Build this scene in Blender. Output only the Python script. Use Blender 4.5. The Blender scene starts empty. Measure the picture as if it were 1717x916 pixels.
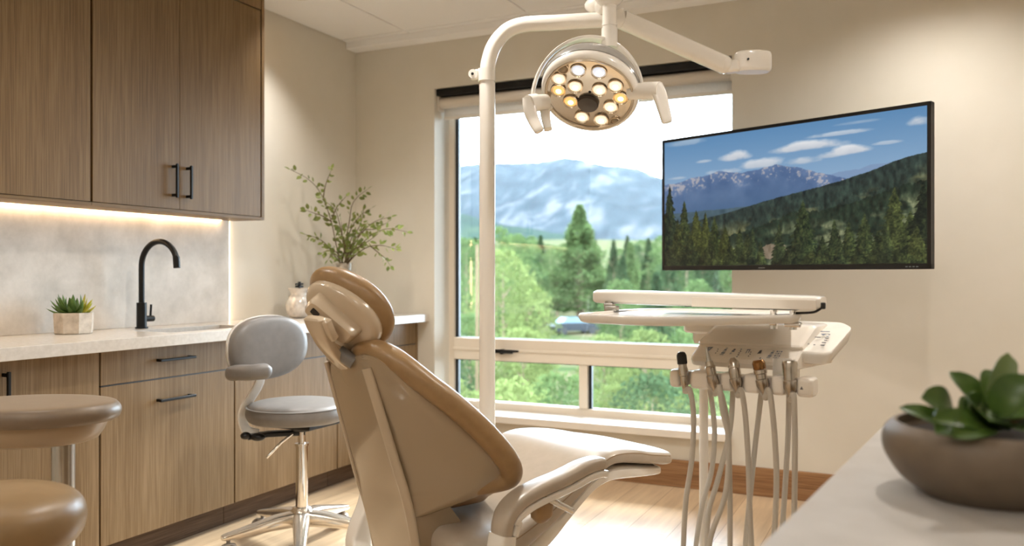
import bpy, bmesh, math, random
import numpy as np
from mathutils import Vector, Matrix, noise
random.seed(11)
scene = bpy.context.scene
COL = scene.collection
R = math.radians
# ---------------------------------------------------------------- camera frame
W, H, FPX = 1717, 916, 1410.0
YAW = R(25.5)
CAM_Z = 1.12
RGT = Vector((math.cos(YAW), math.sin(YAW), 0)); FWD = Vector((-math.sin(YAW), math.cos(YAW), 0)); UP = Vector((0, 0, 1))
HOR = 462.0
def cw(u, v, d):
    """world point seen at pixel (u, v) at depth d along the optical axis"""
    return RGT * ((u - W/2) / FPX * d) + FWD * d + Vector((0, 0, CAM_Z - (v - HOR) / FPX * d))
def px2m(p, d): return p * d / FPX
# ---------------------------------------------------------------- mesh builder
class M:
    def __init__(s): s.v = []; s.f = []
    def add(s, verts, faces):
        o = len(s.v); s.v.extend(Vector(p) for p in verts); s.f.extend(tuple(i + o for i in f) for f in faces); return s
    def bm(s, b, mat=None):
        b.verts.ensure_lookup_table()
        vs = [(mat @ v.co) if mat else v.co.copy() for v in b.verts]
        for i, v in enumerate(b.verts): v.index = i
        s.add(vs, [[v.index for v in f.verts] for f in b.faces]); b.free(); return s
    def box(s, c, size, bev=0.0, seg=2, mat=None):
        b = bmesh.new(); bmesh.ops.create_cube(b, size=1.0)
        for v in b.verts: v.co = Vector((v.co.x*size[0], v.co.y*size[1], v.co.z*size[2]))
        if bev > 0: bmesh.ops.bevel(b, geom=list(b.edges), offset=bev, segments=seg, affect='EDGES', profile=0.5)
        T = Matrix.Translation(Vector(c))
        return s.bm(b, (mat @ T) if mat else T)
    def span(s, a, b_, bev=0.0, seg=2, mat=None):
        a = Vector(a); b_ = Vector(b_)
        return s.box((a + b_)/2, [abs(b_[i]-a[i]) for i in range(3)], bev, seg, mat)
    def loft(s, rings, cap=True, closed=True, mat=None):
        n = len(rings[0]); vs = []
        for r in rings: vs += [((mat @ Vector(p)) if mat else Vector(p)) for p in r]
        fs = []
        for i in range(len(rings)-1):
            for j in range(n if closed else n-1):
                k = (j+1) % n
                fs.append((i*n+j, i*n+k, (i+1)*n+k, (i+1)*n+j))
        if cap:
            fs.append(tuple(reversed(range(n)))); fs.append(tuple((len(rings)-1)*n + j for j in range(n)))
        return s.add(vs, fs)
    def tube(s, path, r, n=14, cap=True):
        path = [Vector(p) for p in path]; m = len(path)
        rad = r if isinstance(r, (list, tuple)) else [r]*m
        tang = []
        for i in range(m):
            t = path[min(i+1, m-1)] - path[max(i-1, 0)]
            tang.append(t.normalized() if t.length > 1e-9 else Vector((0,0,1)))
        ref = Vector((0,0,1)) if abs(tang[0].z) < .9 else Vector((1,0,0))
        nx = (ref - tang[0]*ref.dot(tang[0])).normalized()
        rings = []
        for i in range(m):
            nx = (nx - tang[i]*nx.dot(tang[i])).normalized(); ny = tang[i].cross(nx)
            rings.append([path[i] + (nx*math.cos(a) + ny*math.sin(a))*rad[i] for a in [2*math.pi*k/n for k in range(n)]])
        return s.loft(rings, cap)
    def sweep(s, path, sec, ref):
        """sec(t)-> list of (a, b): a along side vector, b along ref-like vector"""
        path = [Vector(p) for p in path]; m = len(path); rings = []
        for i in range(m):
            t = (path[min(i+1, m-1)] - path[max(i-1, 0)]).normalized()
            rr = ref(i/(m-1)) if callable(ref) else ref
            side = t.cross(rr).normalized(); up = side.cross(t)
            rings.append([path[i] + side*a + up*b for a, b in sec(i/(m-1))])
        return s.loft(rings)
    def lathe(s, prof, n=32, mat=None, c=(0,0,0)):
        c = Vector(c); rings = []
        for r, z in prof:
            rings.append([Vector((max(r,1e-4)*math.cos(2*math.pi*k/n), max(r,1e-4)*math.sin(2*math.pi*k/n), z)) + c for k in range(n)])
        return s.loft(rings, True, True, mat)
    def cyl(s, a, b, r, n=20, r2=None): return s.tube([a, b], [r, r if r2 is None else r2], n)
    def ellipsoid(s, c, rx, ry, rz, mat=None, nu=24, nv=12):
        rings = []
        for i in range(nv+1):
            ph = -math.pi/2 + math.pi*i/nv; k = max(math.cos(ph), .01)
            rings.append([Vector(c) + Vector((rx*k*math.cos(2*math.pi*j/nu), ry*k*math.sin(2*math.pi*j/nu), rz*math.sin(ph))) for j in range(nu)])
        return s.loft(rings, True, True, mat)
def cat(pts, k=6):
    """Catmull-Rom resample (tuples of any length)"""
    P = [np.array(p, float) for p in pts]; out = []
    for i in range(len(P)-1):
        a = P[max(i-1,0)]; b = P[i]; c = P[i+1]; d = P[min(i+2, len(P)-1)]
        for j in range(k):
            t = j/k
            out.append(tuple(.5*((2*b) + (-a+c)*t + (2*a-5*b+4*c-d)*t*t + (-a+3*b-3*c+d)*t**3)))
    out.append(tuple(P[-1])); return out
def sup(w, h, e=3.0, n=28):
    """superellipse section as (a, b) pairs with half width w and half height h"""
    o = []
    for k in range(n):
        t = 2*math.pi*k/n; c, q = math.cos(t), math.sin(t)
        o.append((w*math.copysign(abs(c)**(2/e), c), h*math.copysign(abs(q)**(2/e), q)))
    return o
def wloc(o):
    p = Vector(o.location)
    while o.parent: o = o.parent; p = p + Vector(o.location)
    return p
def build(name, mb, mat, parent=None, label=None, sharp=38, origin=None):
    me = bpy.data.meshes.new(name)
    if parent is not None: off = wloc(parent)
    elif origin is not None: off = Vector(origin)
    else: off = Vector((0,0,0))
    me.from_pydata([tuple(v - off) for v in mb.v], [], mb.f)
    b = bmesh.new(); b.from_mesh(me); bmesh.ops.recalc_face_normals(b, faces=b.faces); b.to_mesh(me); b.free()
    me.polygons.foreach_set('use_smooth', [True]*len(me.polygons))
    me.set_sharp_from_angle(angle=R(sharp)); me.update()
    me.materials.append(mat)
    o = bpy.data.objects.new(name, me); COL.objects.link(o)
    if len(me.polygons) < 12000:
        wn = o.modifiers.new('weighted_normal', 'WEIGHTED_NORMAL'); wn.keep_sharp = True; wn.weight = 80
    if parent is not None: o.parent = parent
    elif origin is not None: o.location = off
    if label: o['label'] = label
    return o
def thing(name, label, cat_, loc, group=None):
    o = bpy.data.objects.new(name, None); COL.objects.link(o); o.location = Vector(loc); o.empty_display_size = .05
    o['label'] = label; o['category'] = cat_
    if group: o['group'] = group
    return o
def tag(o, label, cat_, group=None):
    o['label'] = label; o['category'] = cat_
    if group: o['group'] = group
    return o
def struct(name, mb, mat, parent=None, **k):
    o = build(name, mb, mat, parent, **k)
    if parent is None: o['kind'] = 'structure'
    return o
# ---------------------------------------------------------------- materials
def lin(c):
    return tuple(((x/255)/12.92 if x/255 <= .04045 else ((x/255+.055)/1.055)**2.4) for x in c) + (1.0,)
def mat(name, col, rough=.5, metal=0.0, coat=0.0, spec=.5, emit=None, estr=0.0, trans=0.0):
    m = bpy.data.materials.new(name); m.use_nodes = True; b = m.node_tree.nodes['Principled BSDF']
    b.inputs['Base Color'].default_value = lin(col); b.inputs['Roughness'].default_value = rough; b.inputs['Metallic'].default_value = metal
    b.inputs['Coat Weight'].default_value = coat; b.inputs['Specular IOR Level'].default_value = spec
    b.inputs['Transmission Weight'].default_value = trans
    if emit: b.inputs['Emission Color'].default_value = lin(emit); b.inputs['Emission Strength'].default_value = estr
    return m
def noisy(name, c1, c2, scale=(1,1,1), detail=4, rough=.5, lo=.35, hi=.65, bump=0.0, coat=0.0, nscale=5.0, spec=.5, c3=None, geo=True, metal=0.0, nrough=.55):
    m = mat(name, c1, rough, metal, coat, spec); nt = m.node_tree; N = nt.nodes; L = nt.links; b = N['Principled BSDF']
    tc = N.new('ShaderNodeNewGeometry') if geo else N.new('ShaderNodeTexCoord')
    mp = N.new('ShaderNodeMapping'); mp.inputs['Scale'].default_value = scale
    L.new(tc.outputs['Position' if geo else 'Object'], mp.inputs['Vector'])
    nz = N.new('ShaderNodeTexNoise'); nz.inputs['Scale'].default_value = nscale; nz.inputs['Detail'].default_value = detail; nz.inputs['Roughness'].default_value = nrough
    L.new(mp.outputs['Vector'], nz.inputs['Vector'])
    cr = N.new('ShaderNodeValToRGB'); e = cr.color_ramp.elements
    e[0].position = lo; e[0].color = lin(c1); e[1].position = hi; e[1].color = lin(c2)
    if c3:
        x = e.new((lo+hi)/2); x.color = lin(c3)
    L.new(nz.outputs['Fac'], cr.inputs['Fac']); L.new(cr.outputs['Color'], b.inputs['Base Color'])
    if bump:
        bp = N.new('ShaderNodeBump'); bp.inputs['Strength'].default_value = bump; bp.inputs['Distance'].default_value = .01
        L.new(nz.outputs['Fac'], bp.inputs['Height']); L.new(bp.outputs['Normal'], b.inputs['Normal'])
    return m
def veneer(name, base, dark, light, axis='Z', rough=.45):
    """straight-grained oak veneer: fine streaks along one axis plus broad bands"""
    m = mat(name, base, rough, spec=.22); nt = m.node_tree; N = nt.nodes; L = nt.links; b = N['Principled BSDF']
    g = N.new('ShaderNodeNewGeometry')
    def nz(sc, det, ns):
        mp = N.new('ShaderNodeMapping'); mp.inputs['Scale'].default_value = sc; L.new(g.outputs['Position'], mp.inputs['Vector'])
        n = N.new('ShaderNodeTexNoise'); n.inputs['Scale'].default_value = ns; n.inputs['Detail'].default_value = det; L.new(mp.outputs['Vector'], n.inputs['Vector']); return n
    along = {'Z': (1,1,.022), 'Y': (1,.022,1), 'X': (.022,1,1)}[axis]
    wide = {'Z': (1,1,.06), 'Y': (1,.06,1), 'X': (.06,1,1)}[axis]
    n1 = nz(along, 6, 210); n2 = nz(wide, 3, 9); n3 = nz(wide, 2, 2.2)
    r1 = N.new('ShaderNodeValToRGB'); r1.color_ramp.elements[0].position = .36; r1.color_ramp.elements[1].position = .64
    r1.color_ramp.elements[0].color = lin(dark); r1.color_ramp.elements[1].color = lin(light)
    x = r1.color_ramp.elements.new(.5); x.color = lin(base)
    L.new(n1.outputs['Fac'], r1.inputs['Fac'])
    r2 = N.new('ShaderNodeValToRGB'); r2.color_ramp.elements[0].position = .35; r2.color_ramp.elements[1].position = .68
    r2.color_ramp.elements[0].color = lin(dark); r2.color_ramp.elements[1].color = lin(light)
    L.new(n2.outputs['Fac'], r2.inputs['Fac'])
    mx = N.new('ShaderNodeMix'); mx.data_type = 'RGBA'; mx.inputs[0].default_value = .30
    L.new(r1.outputs['Color'], mx.inputs[6]); L.new(r2.outputs['Color'], mx.inputs[7])
    mx2 = N.new('ShaderNodeMix'); mx2.data_type = 'RGBA'; mx2.blend_type = 'MULTIPLY'; mx2.inputs[0].default_value = .5
    r3 = N.new('ShaderNodeValToRGB'); r3.color_ramp.elements[0].position = .3; r3.color_ramp.elements[1].position = .7
    r3.color_ramp.elements[0].color = (.78,.76,.73,1); r3.color_ramp.elements[1].color = (1,1,1,1)
    L.new(n3.outputs['Fac'], r3.inputs['Fac']); L.new(mx.outputs[2], mx2.inputs[6]); L.new(r3.outputs['Color'], mx2.inputs[7])
    L.new(mx2.outputs[2], b.inputs['Base Color'])
    bp = N.new('ShaderNodeBump'); bp.inputs['Strength'].default_value = .08; bp.inputs['Distance'].default_value = .003
    L.new(n1.outputs['Fac'], bp.inputs['Height']); L.new(bp.outputs['Normal'], b.inputs['Normal'])
    return m
def planks(name):
    m = mat(name, (200,170,135), .32); nt = m.node_tree; N = nt.nodes; L = nt.links; b = N['Principled BSDF']
    g = N.new('ShaderNodeNewGeometry')
    mp = N.new('ShaderNodeMapping'); mp.inputs['Rotation'].default_value = (0,0,R(90)); L.new(g.outputs['Position'], mp.inputs['Vector'])
    br = N.new('ShaderNodeTexBrick'); br.inputs['Scale'].default_value = 1.0; br.inputs['Brick Width'].default_value = 1.5; br.inputs['Row Height'].default_value = .19
    br.inputs['Mortar Size'].default_value = .0015; br.offset = .37
    br.inputs['Color1'].default_value = lin((205,181,150)); br.inputs['Color2'].default_value = lin((192,167,136)); br.inputs['Mortar'].default_value = lin((140,112,84))
    L.new(mp.outputs['Vector'], br.inputs['Vector'])
    mp2 = N.new('ShaderNodeMapping'); mp2.inputs['Scale'].default_value = (1,.09,1); L.new(g.outputs['Position'], mp2.inputs['Vector'])
    n = N.new('ShaderNodeTexNoise'); n.inputs['Scale'].default_value = 26; n.inputs['Detail'].default_value = 5; L.new(mp2.outputs['Vector'], n.inputs['Vector'])
    r = N.new('ShaderNodeValToRGB'); r.color_ramp.elements[0].position = .3; r.color_ramp.elements[1].position = .7
    r.color_ramp.elements[0].color = (.66,.62,.58,1); r.color_ramp.elements[1].color = (1.08,1.07,1.05,1)
    L.new(n.outputs['Fac'], r.inputs['Fac'])
    mx = N.new('ShaderNodeMix'); mx.data_type = 'RGBA'; mx.blend_type = 'MULTIPLY'; mx.inputs[0].default_value = .8
    L.new(br.outputs['Color'], mx.inputs[6]); L.new(r.outputs['Color'], mx.inputs[7]); L.new(mx.outputs[2], b.inputs['Base Color'])
    return m
def glass_pane(name):
    m = bpy.data.materials.new(name); m.use_nodes = True; nt = m.node_tree; nt.nodes.clear(); N = nt.nodes; L = nt.links
    o = N.new('ShaderNodeOutputMaterial'); t = N.new('ShaderNodeBsdfTransparent'); gl = N.new('ShaderNodeBsdfGlossy'); gl.inputs['Roughness'].default_value = .01
    t.inputs['Color'].default_value = (.95,.97,.97,1)
    f = N.new('ShaderNodeFresnel'); f.inputs['IOR'].default_value = 1.5; mx = N.new('ShaderNodeMixShader')
    L.new(f.outputs['Fac'], mx.inputs['Fac']); L.new(t.outputs['BSDF'], mx.inputs[1]); L.new(gl.outputs['BSDF'], mx.inputs[2]); L.new(mx.outputs['Shader'], o.inputs['Surface'])
    return m
def leafmat(name, c1, c2, trans=.4, rough=.6, nscale=3.0, spec=.3):
    m = noisy(name, c1, c2, nscale=nscale, detail=3, rough=rough, lo=.3, hi=.7, spec=spec)
    nt = m.node_tree; N = nt.nodes; L = nt.links; b = N['Principled BSDF']; out = N['Material Output']
    src = b.inputs['Base Color'].links[0].from_socket
    tr = N.new('ShaderNodeBsdfTranslucent'); L.new(src, tr.inputs['Color'])
    mx = N.new('ShaderNodeMixShader'); mx.inputs['Fac'].default_value = trans
    L.new(b.outputs['BSDF'], mx.inputs[1]); L.new(tr.outputs['BSDF'], mx.inputs[2]); L.new(mx.outputs['Shader'], out.inputs['Surface'])
    return m
WALLC = noisy('wall_paint', (214,209,198), (210,205,193), nscale=3, rough=.8, spec=.2)
CEIL = mat('ceiling_white', (240,239,238), .9, spec=.2)
OAKU = veneer('oak_upper', (113,87,54), (97,73,43), (125,100,67))
OAKL = veneer('oak_lower', (130,107,77), (114,91,63), (144,121,92))
OAKE = veneer('oak_edge', (113,87,54), (97,73,43), (125,100,67), 'Y')
KICK = veneer('kick_wood', (96,76,60), (76,58,45), (112,92,74), 'Y', .4)
BASEB = veneer('baseboard_wood', (150,112,78), (120,88,60), (168,130,94), 'X', .4)
GAPSHADE = mat('carcass_gap_shade', (46,36,28), .8)  # carcass coloured dark so the slits between fronts look shaded
BLACK = mat('black_metal', (16,15,14), .42, spec=.3)
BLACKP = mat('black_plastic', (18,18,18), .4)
QUARTZ = noisy('quartz', (194,186,176), (208,201,192), nscale=60, detail=6, rough=.22, lo=.3, hi=.7)
STONE = noisy('plaster_stone', (184,176,165), (218,210,200), nscale=7, detail=8, rough=.55, lo=.3, hi=.7, nrough=.65)
QUARTZ2 = noisy('quartz_warm', (194,189,183), (182,176,169), nscale=14, detail=8, rough=.35, lo=.3, hi=.75, bump=.02)
STEEL = mat('steel', (190,188,184), .25, 1.0)
CHROME = mat('chrome', (225,222,218), .07, 1.0)
GUN = noisy('handpiece_metal', (200,192,182), (176,166,154), nscale=30, rough=.22, metal=1.0)
FLOOR = planks('oak_floor')
WHITEP = mat('white_plastic', (234,229,221), .22, coat=.3)
CREAMP = mat('cream_shell', (160,142,118), .22, coat=.5)
HCREAM = mat('headrest_cream', (196,178,154), .2, coat=.5)
TAN = noisy('tan_vinyl', (154,124,86), (146,116,80), nscale=40, rough=.33, spec=.5)
TANSEAT = noisy('seat_vinyl', (180,167,151), (175,162,145), nscale=30, rough=.30, spec=.5)
GREYV = noisy('grey_vinyl', (120,116,113), (114,110,107), nscale=30, rough=.42)
TAUPEV = noisy('taupe_vinyl', (122,105,86), (117,100,82), nscale=30, rough=.42)
UNITW = mat('unit_white', (236,228,217), .22, coat=.4)
GREYP = mat('grey_plastic', (120,116,112), .4)
HOSE = mat('hose_grey', (196,190,180), .45)
ALU = mat('alu_white', (224,218,209), .35)
FRAMEW = mat('window_frame_cream', (222,212,197), .45)
GASK = mat('window_gasket', (22,28,34), .4)
BLINDF = mat('blind_fabric', (206,198,186), .9)
GLASS = glass_pane('window_glass')
LEDM = mat('led_strip', (255,220,170), .5, emit=(255,218,172), estr=9)
SKY, SUN, SUNX, SUNZ = 10.0, 5.0, -.15, .72
HAZE = .00005
DLP, FILL_PANEL, EXPO = 45, 10, 0.93
# ================================================================ the room
XL, XR, YB, YF, ZC = -3.2, 1.7, 4.4, -1.7, 2.575
WX0, WX1, WZ0, WZ1 = -2.62, -.843, .30, 2.255        # window opening in the back wall
YW = 4.58                                            # inner face of the sash
m = M().span((XL-.12, YF-.12, -.12), (XR+.12, YB+.3, 0)); struct('floor', m, FLOOR)
m = M().span((XL-.12, YF-.12, ZC+.012), (XR+.12, YB+.3, ZC+.12))
# ceiling tiles: panels between exposed T-bars
xs = [-3.2, -2.73, -1.93, -1.13, -.33, .47, 1.27, XR]; ys = [YF, -.6, .6, 1.82, 3.04, 4.24, YB]
for i in range(len(xs)-1):
    for j in range(len(ys)-1):
        g = .006
        m.span((xs[i]+g, ys[j]+g, ZC), (xs[i+1]-g, ys[j+1]-g, ZC+.02), .002, 1)
struct('ceiling', m, CEIL)
struct('wall_left', M().span((XL-.12, YF-.12, 0), (XL, YB+.3, ZC+.02)), WALLC)
struct('wall_right', M().span((XR, YF-.12, 0), (XR+.12, YB+.3, ZC+.02)), WALLC)
struct('wall_front', M().span((XL, YF-.12, 0), (XR, YF, ZC+.02)), WALLC)
m = M()
m.span((XL, YB, 0), (WX0, YB+.3, ZC+.02)); m.span((WX1, YB, 0), (XR, YB+.3, ZC+.02))
m.span((WX0, YB, 0), (WX1, YB+.3, WZ0)); m.span((WX0, YB, WZ1), (WX1, YB+.3, ZC+.02))
struct('wall_back', m, WALLC)
m = M().span((XL+.002, YB-.11, ZC-.042), (XR-.002, YB-.001, ZC), .004, 2)
struct('trim_1', m, CEIL)
m = M().span((-2.64, YB-.016, 0), (XR-.001, YB-.0005, .145), .004, 2)
struct('baseboard_back', m, BASEB)
struct('baseboard_right', M().span((XR-.016, YF+.02, 0), (XR-.0005, YB-.02, .145), .004, 2), BASEB)
# ---------------------------------------------------------------- window
win = bpy.data.objects.new('window_1', None); COL.objects.link(win); win.location = ((WX0+WX1)/2, YW, WZ0); win['kind'] = 'structure'
y0, y1 = YW, YW+.07
m = M()
m.span((WX0, y0, WZ0), (WX0+.035, y1, WZ1)); m.span((WX1-.02, y0, WZ0), (WX1, y1, WZ1)); m.span((WX0, y0, WZ1-.04), (WX1, y1, WZ1)); m.span((WX0, y0, WZ0), (WX1, y1, WZ0+.045))
build('window_frame', m, FRAMEW, win)
m = M(); m.span((WX0+.035, y0-.012, .60), (WX1-.02, y1-.005, .735), .006, 2); m.span((WX0+.035, y0-.018, .66), (WX1-.02, y0-.010, .675), .002, 1)
build('mid_rail', m, FRAMEW, win)
m = M().span((-1.752, y0-.006, WZ0+.045), (-1.70, y1-.01, .60), .004, 2); build('mullion', m, FRAMEW, win)
# dark glazing gaskets, one ring per light
def ring(mm, xa, xb, za, zb, w, ya, yb, wl=None):
    wl = wl or w
    mm.span((xa, ya, za), (xa+wl, yb, zb)); mm.span((xb-w, ya, za), (xb, yb, zb)); mm.span((xa, ya, za), (xb, yb, za+w*.5)); mm.span((xa, ya, zb-w), (xb, yb, zb))
lights = [(WX0+.035, WX1-.02, .735, WZ1-.04, .022), (WX0+.035, -1.752, WZ0+.045, .60, .02), (-1.70, WX1-.02, WZ0+.045, .60, .018)]
for xa, xb, za, zb, wl in lights:
    m = M(); ring(m, xa, xb, za, zb, .006, y0+.02, y0+.045, wl); build('gasket', m, GASK, win)
    build('pane', M().span((xa+.004, y0+.03, za+.002), (xb-.004, y0+.034, zb-.004)), GLASS, win)
m = M(); m.span((-2.30, y0-.026, .648), (-2.17, y0-.012, .672), .005, 2); m.cyl((-2.235, y0-.045, .66), (-2.235, y0-.012, .66), .016); m.tube([(-2.235, y0-.045, .662), (-2.17, y0-.05, .666), (-2.12, y0-.048, .668)], [.009, .008, .006])
build('window_latch', m, BLACK, win, label='black window latch')
m = M().span((WX0-.0, YB-.045, WZ0-.035), (WX1+.0, YW, WZ0+.006), .004, 2); build('window_sill', m, ALU, win)
# roller blind
rb = thing('roller_blind', 'beige roller blind almost fully rolled up at the top of the window', 'blind', ((WX0+WX1)/2, YB+.06, WZ1))
m = M().span((WX0+.004, YB+.015, WZ1-.045), (WX1-.004, YB+.125, WZ1-.004), .003, 1); build('blind_rail', m, BLACK, rb, 'black head rail')
m = M(); m.tube([(WX0+.012, YB+.07, WZ1-.079), (WX1-.012, YB+.07, WZ1-.079)], .034, 20); build('fabric_roll', m, BLINDF, rb)
m = M().span((WX0+.012, YB+.098, WZ1-.160), (WX1-.012, YB+.101, WZ1-.06)); build('blind_fabric', m, leafmat('sheer_blind', (214,210,204), (220,216,210), .22, .9, 80), rb)
m = M().span((WX0+.012, YB+.092, WZ1-.178), (WX1-.012, YB+.107, WZ1-.158), .003, 2); build('hem_bar', m, ALU, rb)
m = M().span((WX0+.001, YB+.03, WZ1-.13), (WX0+.011, YB+.11, WZ1-.004), .003, 2); build('end_bracket', m, ALU, rb)
m = M().span((WX1-.011, YB+.03, WZ1-.13), (WX1-.001, YB+.11, WZ1-.004), .003, 2); build('end_bracket', m, ALU, rb)
# ---------------------------------------------------------------- cabinets
XD, XDF = -2.755, -2.735                             # back and front of the door fronts
def pull(parent, a, b, out, w=.011, name='handle'):
    """flat black bar pull from a to b standing out along `out`"""
    a = Vector(a); b = Vector(b); o = Vector(out); d = (b-a).normalized(); mm = M()
    c = (a+b)/2 + o*.028
    sz = [abs((b-a)[i]) + abs(o[i])*.012 + (w if abs((b-a)[i]) < 1e-6 and abs(o[i]) < .5 else 0) for i in range(3)]
    mm.box(c, sz, .002, 1)
    for e, k in ((a, 1), (b, -1)):
        q = e + d*k*.012
        mm.box(q + o*.014, [abs(o[i])*.03 + abs(d[i])*.012 + (w if abs(d[i]) < .5 and abs(o[i]) < .5 else 0) for i in range(3)], .001, 1)
    return build(name, mm, BLACK, parent, label='black bar handle')
def base_cab(ya, yb, label, fronts, end=False):
    t = thing('base_cabinet', label, 'cabinet', ((XL+XD)/2, (ya+yb)/2, 0), 'base cabinets along the left wall')
    mm = M().span((XL+.004, ya+.0015, .1), (XD, yb-.0015, .69)); mm.span((XD-.008, ya+.0015, .69), (XD, yb-.0015, .838)); mm.span((XL+.004, ya+.0015, .69), (XD, ya+.012, .838)) if ya != 2.857 else 0; mm.span((XL+.004, yb-.012, .69), (XD, yb-.0015, .838)) if yb != 2.857 else 0; build('carcass', mm, GAPSHADE, t)
    build('toe_kick', M().span((XL+.06, ya+.0015, 0), (XD-.045, yb-.0015, .1)), KICK, t, label='dark brown toe kick')
    for nm, a, b, za, zb, h in fronts:
        f = build(nm, M().span((XD, a+.0035, za+.0028), (XDF, b-.0035, zb-.0028), .0015, 1), OAKL, t)
        if h == 'H': yc = (a+b)/2; zz = zb-.058 if nm == 'drawer' else zb-.085; pull(f, (XDF, yc-.092, zz), (XDF, yc+.092, zz), (1,0,0))
        if h == 'L': pull(f, (XDF, a+.035, .68), (XDF, a+.035, .80), (1,0,0))
        if h == 'R': pull(f, (XDF, b-.035, .68), (XDF, b-.035, .80), (1,0,0))
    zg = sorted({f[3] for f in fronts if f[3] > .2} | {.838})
    for z_ in zg: build('gap_shade_strip', M().span((XD, ya+.004, z_-.0028), (XDF-.0015, yb-.004, z_+.0016 if z_ > .8 else z_+.0028)), BLACKP, t, label='black strip standing in for the shade between fronts')  # solid black strips fill the gaps, painting the shade there
    if end: build('end_panel', M().span((XL+.004, yb, 0), (XDF, yb+.018, .838)), OAKL, t)
    return t
ZD = .704
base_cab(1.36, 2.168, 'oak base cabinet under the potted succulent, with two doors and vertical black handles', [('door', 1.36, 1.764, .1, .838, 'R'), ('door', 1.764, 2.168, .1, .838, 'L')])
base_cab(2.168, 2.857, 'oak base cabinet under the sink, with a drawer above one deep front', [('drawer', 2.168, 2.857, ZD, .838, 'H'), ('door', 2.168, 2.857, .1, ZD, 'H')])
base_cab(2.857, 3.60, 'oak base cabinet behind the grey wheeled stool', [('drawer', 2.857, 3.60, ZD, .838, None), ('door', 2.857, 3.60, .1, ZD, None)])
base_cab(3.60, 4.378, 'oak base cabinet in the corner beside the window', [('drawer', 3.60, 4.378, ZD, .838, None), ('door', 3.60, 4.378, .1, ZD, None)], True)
# worktop with a sink cut-out
ct = thing('worktop', 'pale quartz worktop with a rounded sink along the left wall', 'worktop', (-2.93, 2.9, .842))
zt0, zt1 = .84, .885; xa, xb = XL+.003, -2.655; sx0, sx1, sy0, sy1 = -2.985, -2.75, 2.52, 3.02
m = M()
m.span((xa, 1.30, zt0), (xb, sy0, zt1), .003, 2); m.span((xa, sy1, zt0), (xb, YB-.002, zt1), .003, 2)
m.span((xa, sy0-.003, zt0), (sx0, sy1+.003, zt1)); m.span((sx1, sy0-.003, zt0), (xb, sy1+.003, zt1), .003, 2)
build('slab', m, QUARTZ, ct)
m = M(); g = .004
for a, b in (((sx0-.01, sy0-.01, .70), (sx1+.01, sy1+.01, .706)), ((sx0-.01, sy0-.01, .70), (sx0-g, sy1+.01, .842)), ((sx1+g, sy0-.01, .70), (sx1+.01, sy1+.01, .842)), ((sx0-.01, sy0-.01, .70), (sx1+.01, sy0-g, .842)), ((sx0-.01, sy1+g, .70), (sx1+.01, sy1+.01, .842))): m.span(a, b)
# (the basin drops through the cabinet top)
build('sink_basin', m, STEEL, ct, label='steel sink basin')
# backsplash
bs = tag(build('backsplash', M().span((XL+.0015, 1.0, .885), (XL+.021, 3.285, 1.408), .002, 1), STONE, origin=(XL, 2.1, .885)), 'pale mottled stone backsplash behind the black tap', 'backsplash')
# upper cabinets
XU = -2.95
def upper_cab(ya, yb, label, doors, end=False):
    t = thing('wall_cabinet', label, 'cabinet', ((XL+XU)/2, (ya+yb)/2, 1.41), 'wall cabinets above the worktop')
    yb2 = yb - (.02 if end else 0)
    build('carcass', M().span((XL+.003, ya+.001, 1.412), (XU-.02, yb2-.001, ZC-.004)), GAPSHADE, t)
    build('bottom_board', M().span((XL+.06, ya+.001, 1.398), (XU-.0, yb-.001, 1.4118)), OAKE, t)
    build('filler_board', M().span((XU-.02, ya+.001, 2.452), (XU, yb2-.004, ZC-.004), .001, 1), OAKU, t)
    if end: build('end_panel', M().span((XL+.003, yb-.02, 1.412), (XU+.001, yb, ZC-.004), .001, 1), OAKU, t)
    for a, b, h in doors:
        f = build('door', M().span((XU-.02, a+.002, 1.414), (XU, b-.002, 2.446), .0012, 1), OAKU, t)
        if h == 'R': pull(f, (XU, b-.042, 1.462), (XU, b-.042, 1.612), (1,0,0))
        if h == 'L': pull(f, (XU, a+.042, 1.462), (XU, a+.042, 1.612), (1,0,0))
    return t
upper_cab(1.20, 2.30, 'oak wall cabinet without visible handles, above the potted succulent', [(1.20, 1.75, None), (1.75, 2.297, None)])
upper_cab(2.30, 3.287, 'oak wall cabinet with a pair of black handles, above the tap', [(2.303, 2.7475, 'R'), (2.7442, 3.262, 'L')], True)
# LED strips
tag(build('led_strip', M().span((XL+.0225, 1.25, 1.400), (XL+.045, 3.22, 1.4075)), LEDM, origin=(XL+.03, 2.2, 1.40)), 'glowing warm light strip under the wall cabinets', 'light strip', 'warm light strips')
tag(build('led_strip', M().span((XL+.002, 3.286, .887), (XL+.012, 3.294, 1.40)), LEDM, origin=(XL+.007, 3.29, .89)), 'thin vertical light strip glowing at the end of the backsplash', 'light strip', 'warm light strips')
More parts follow.
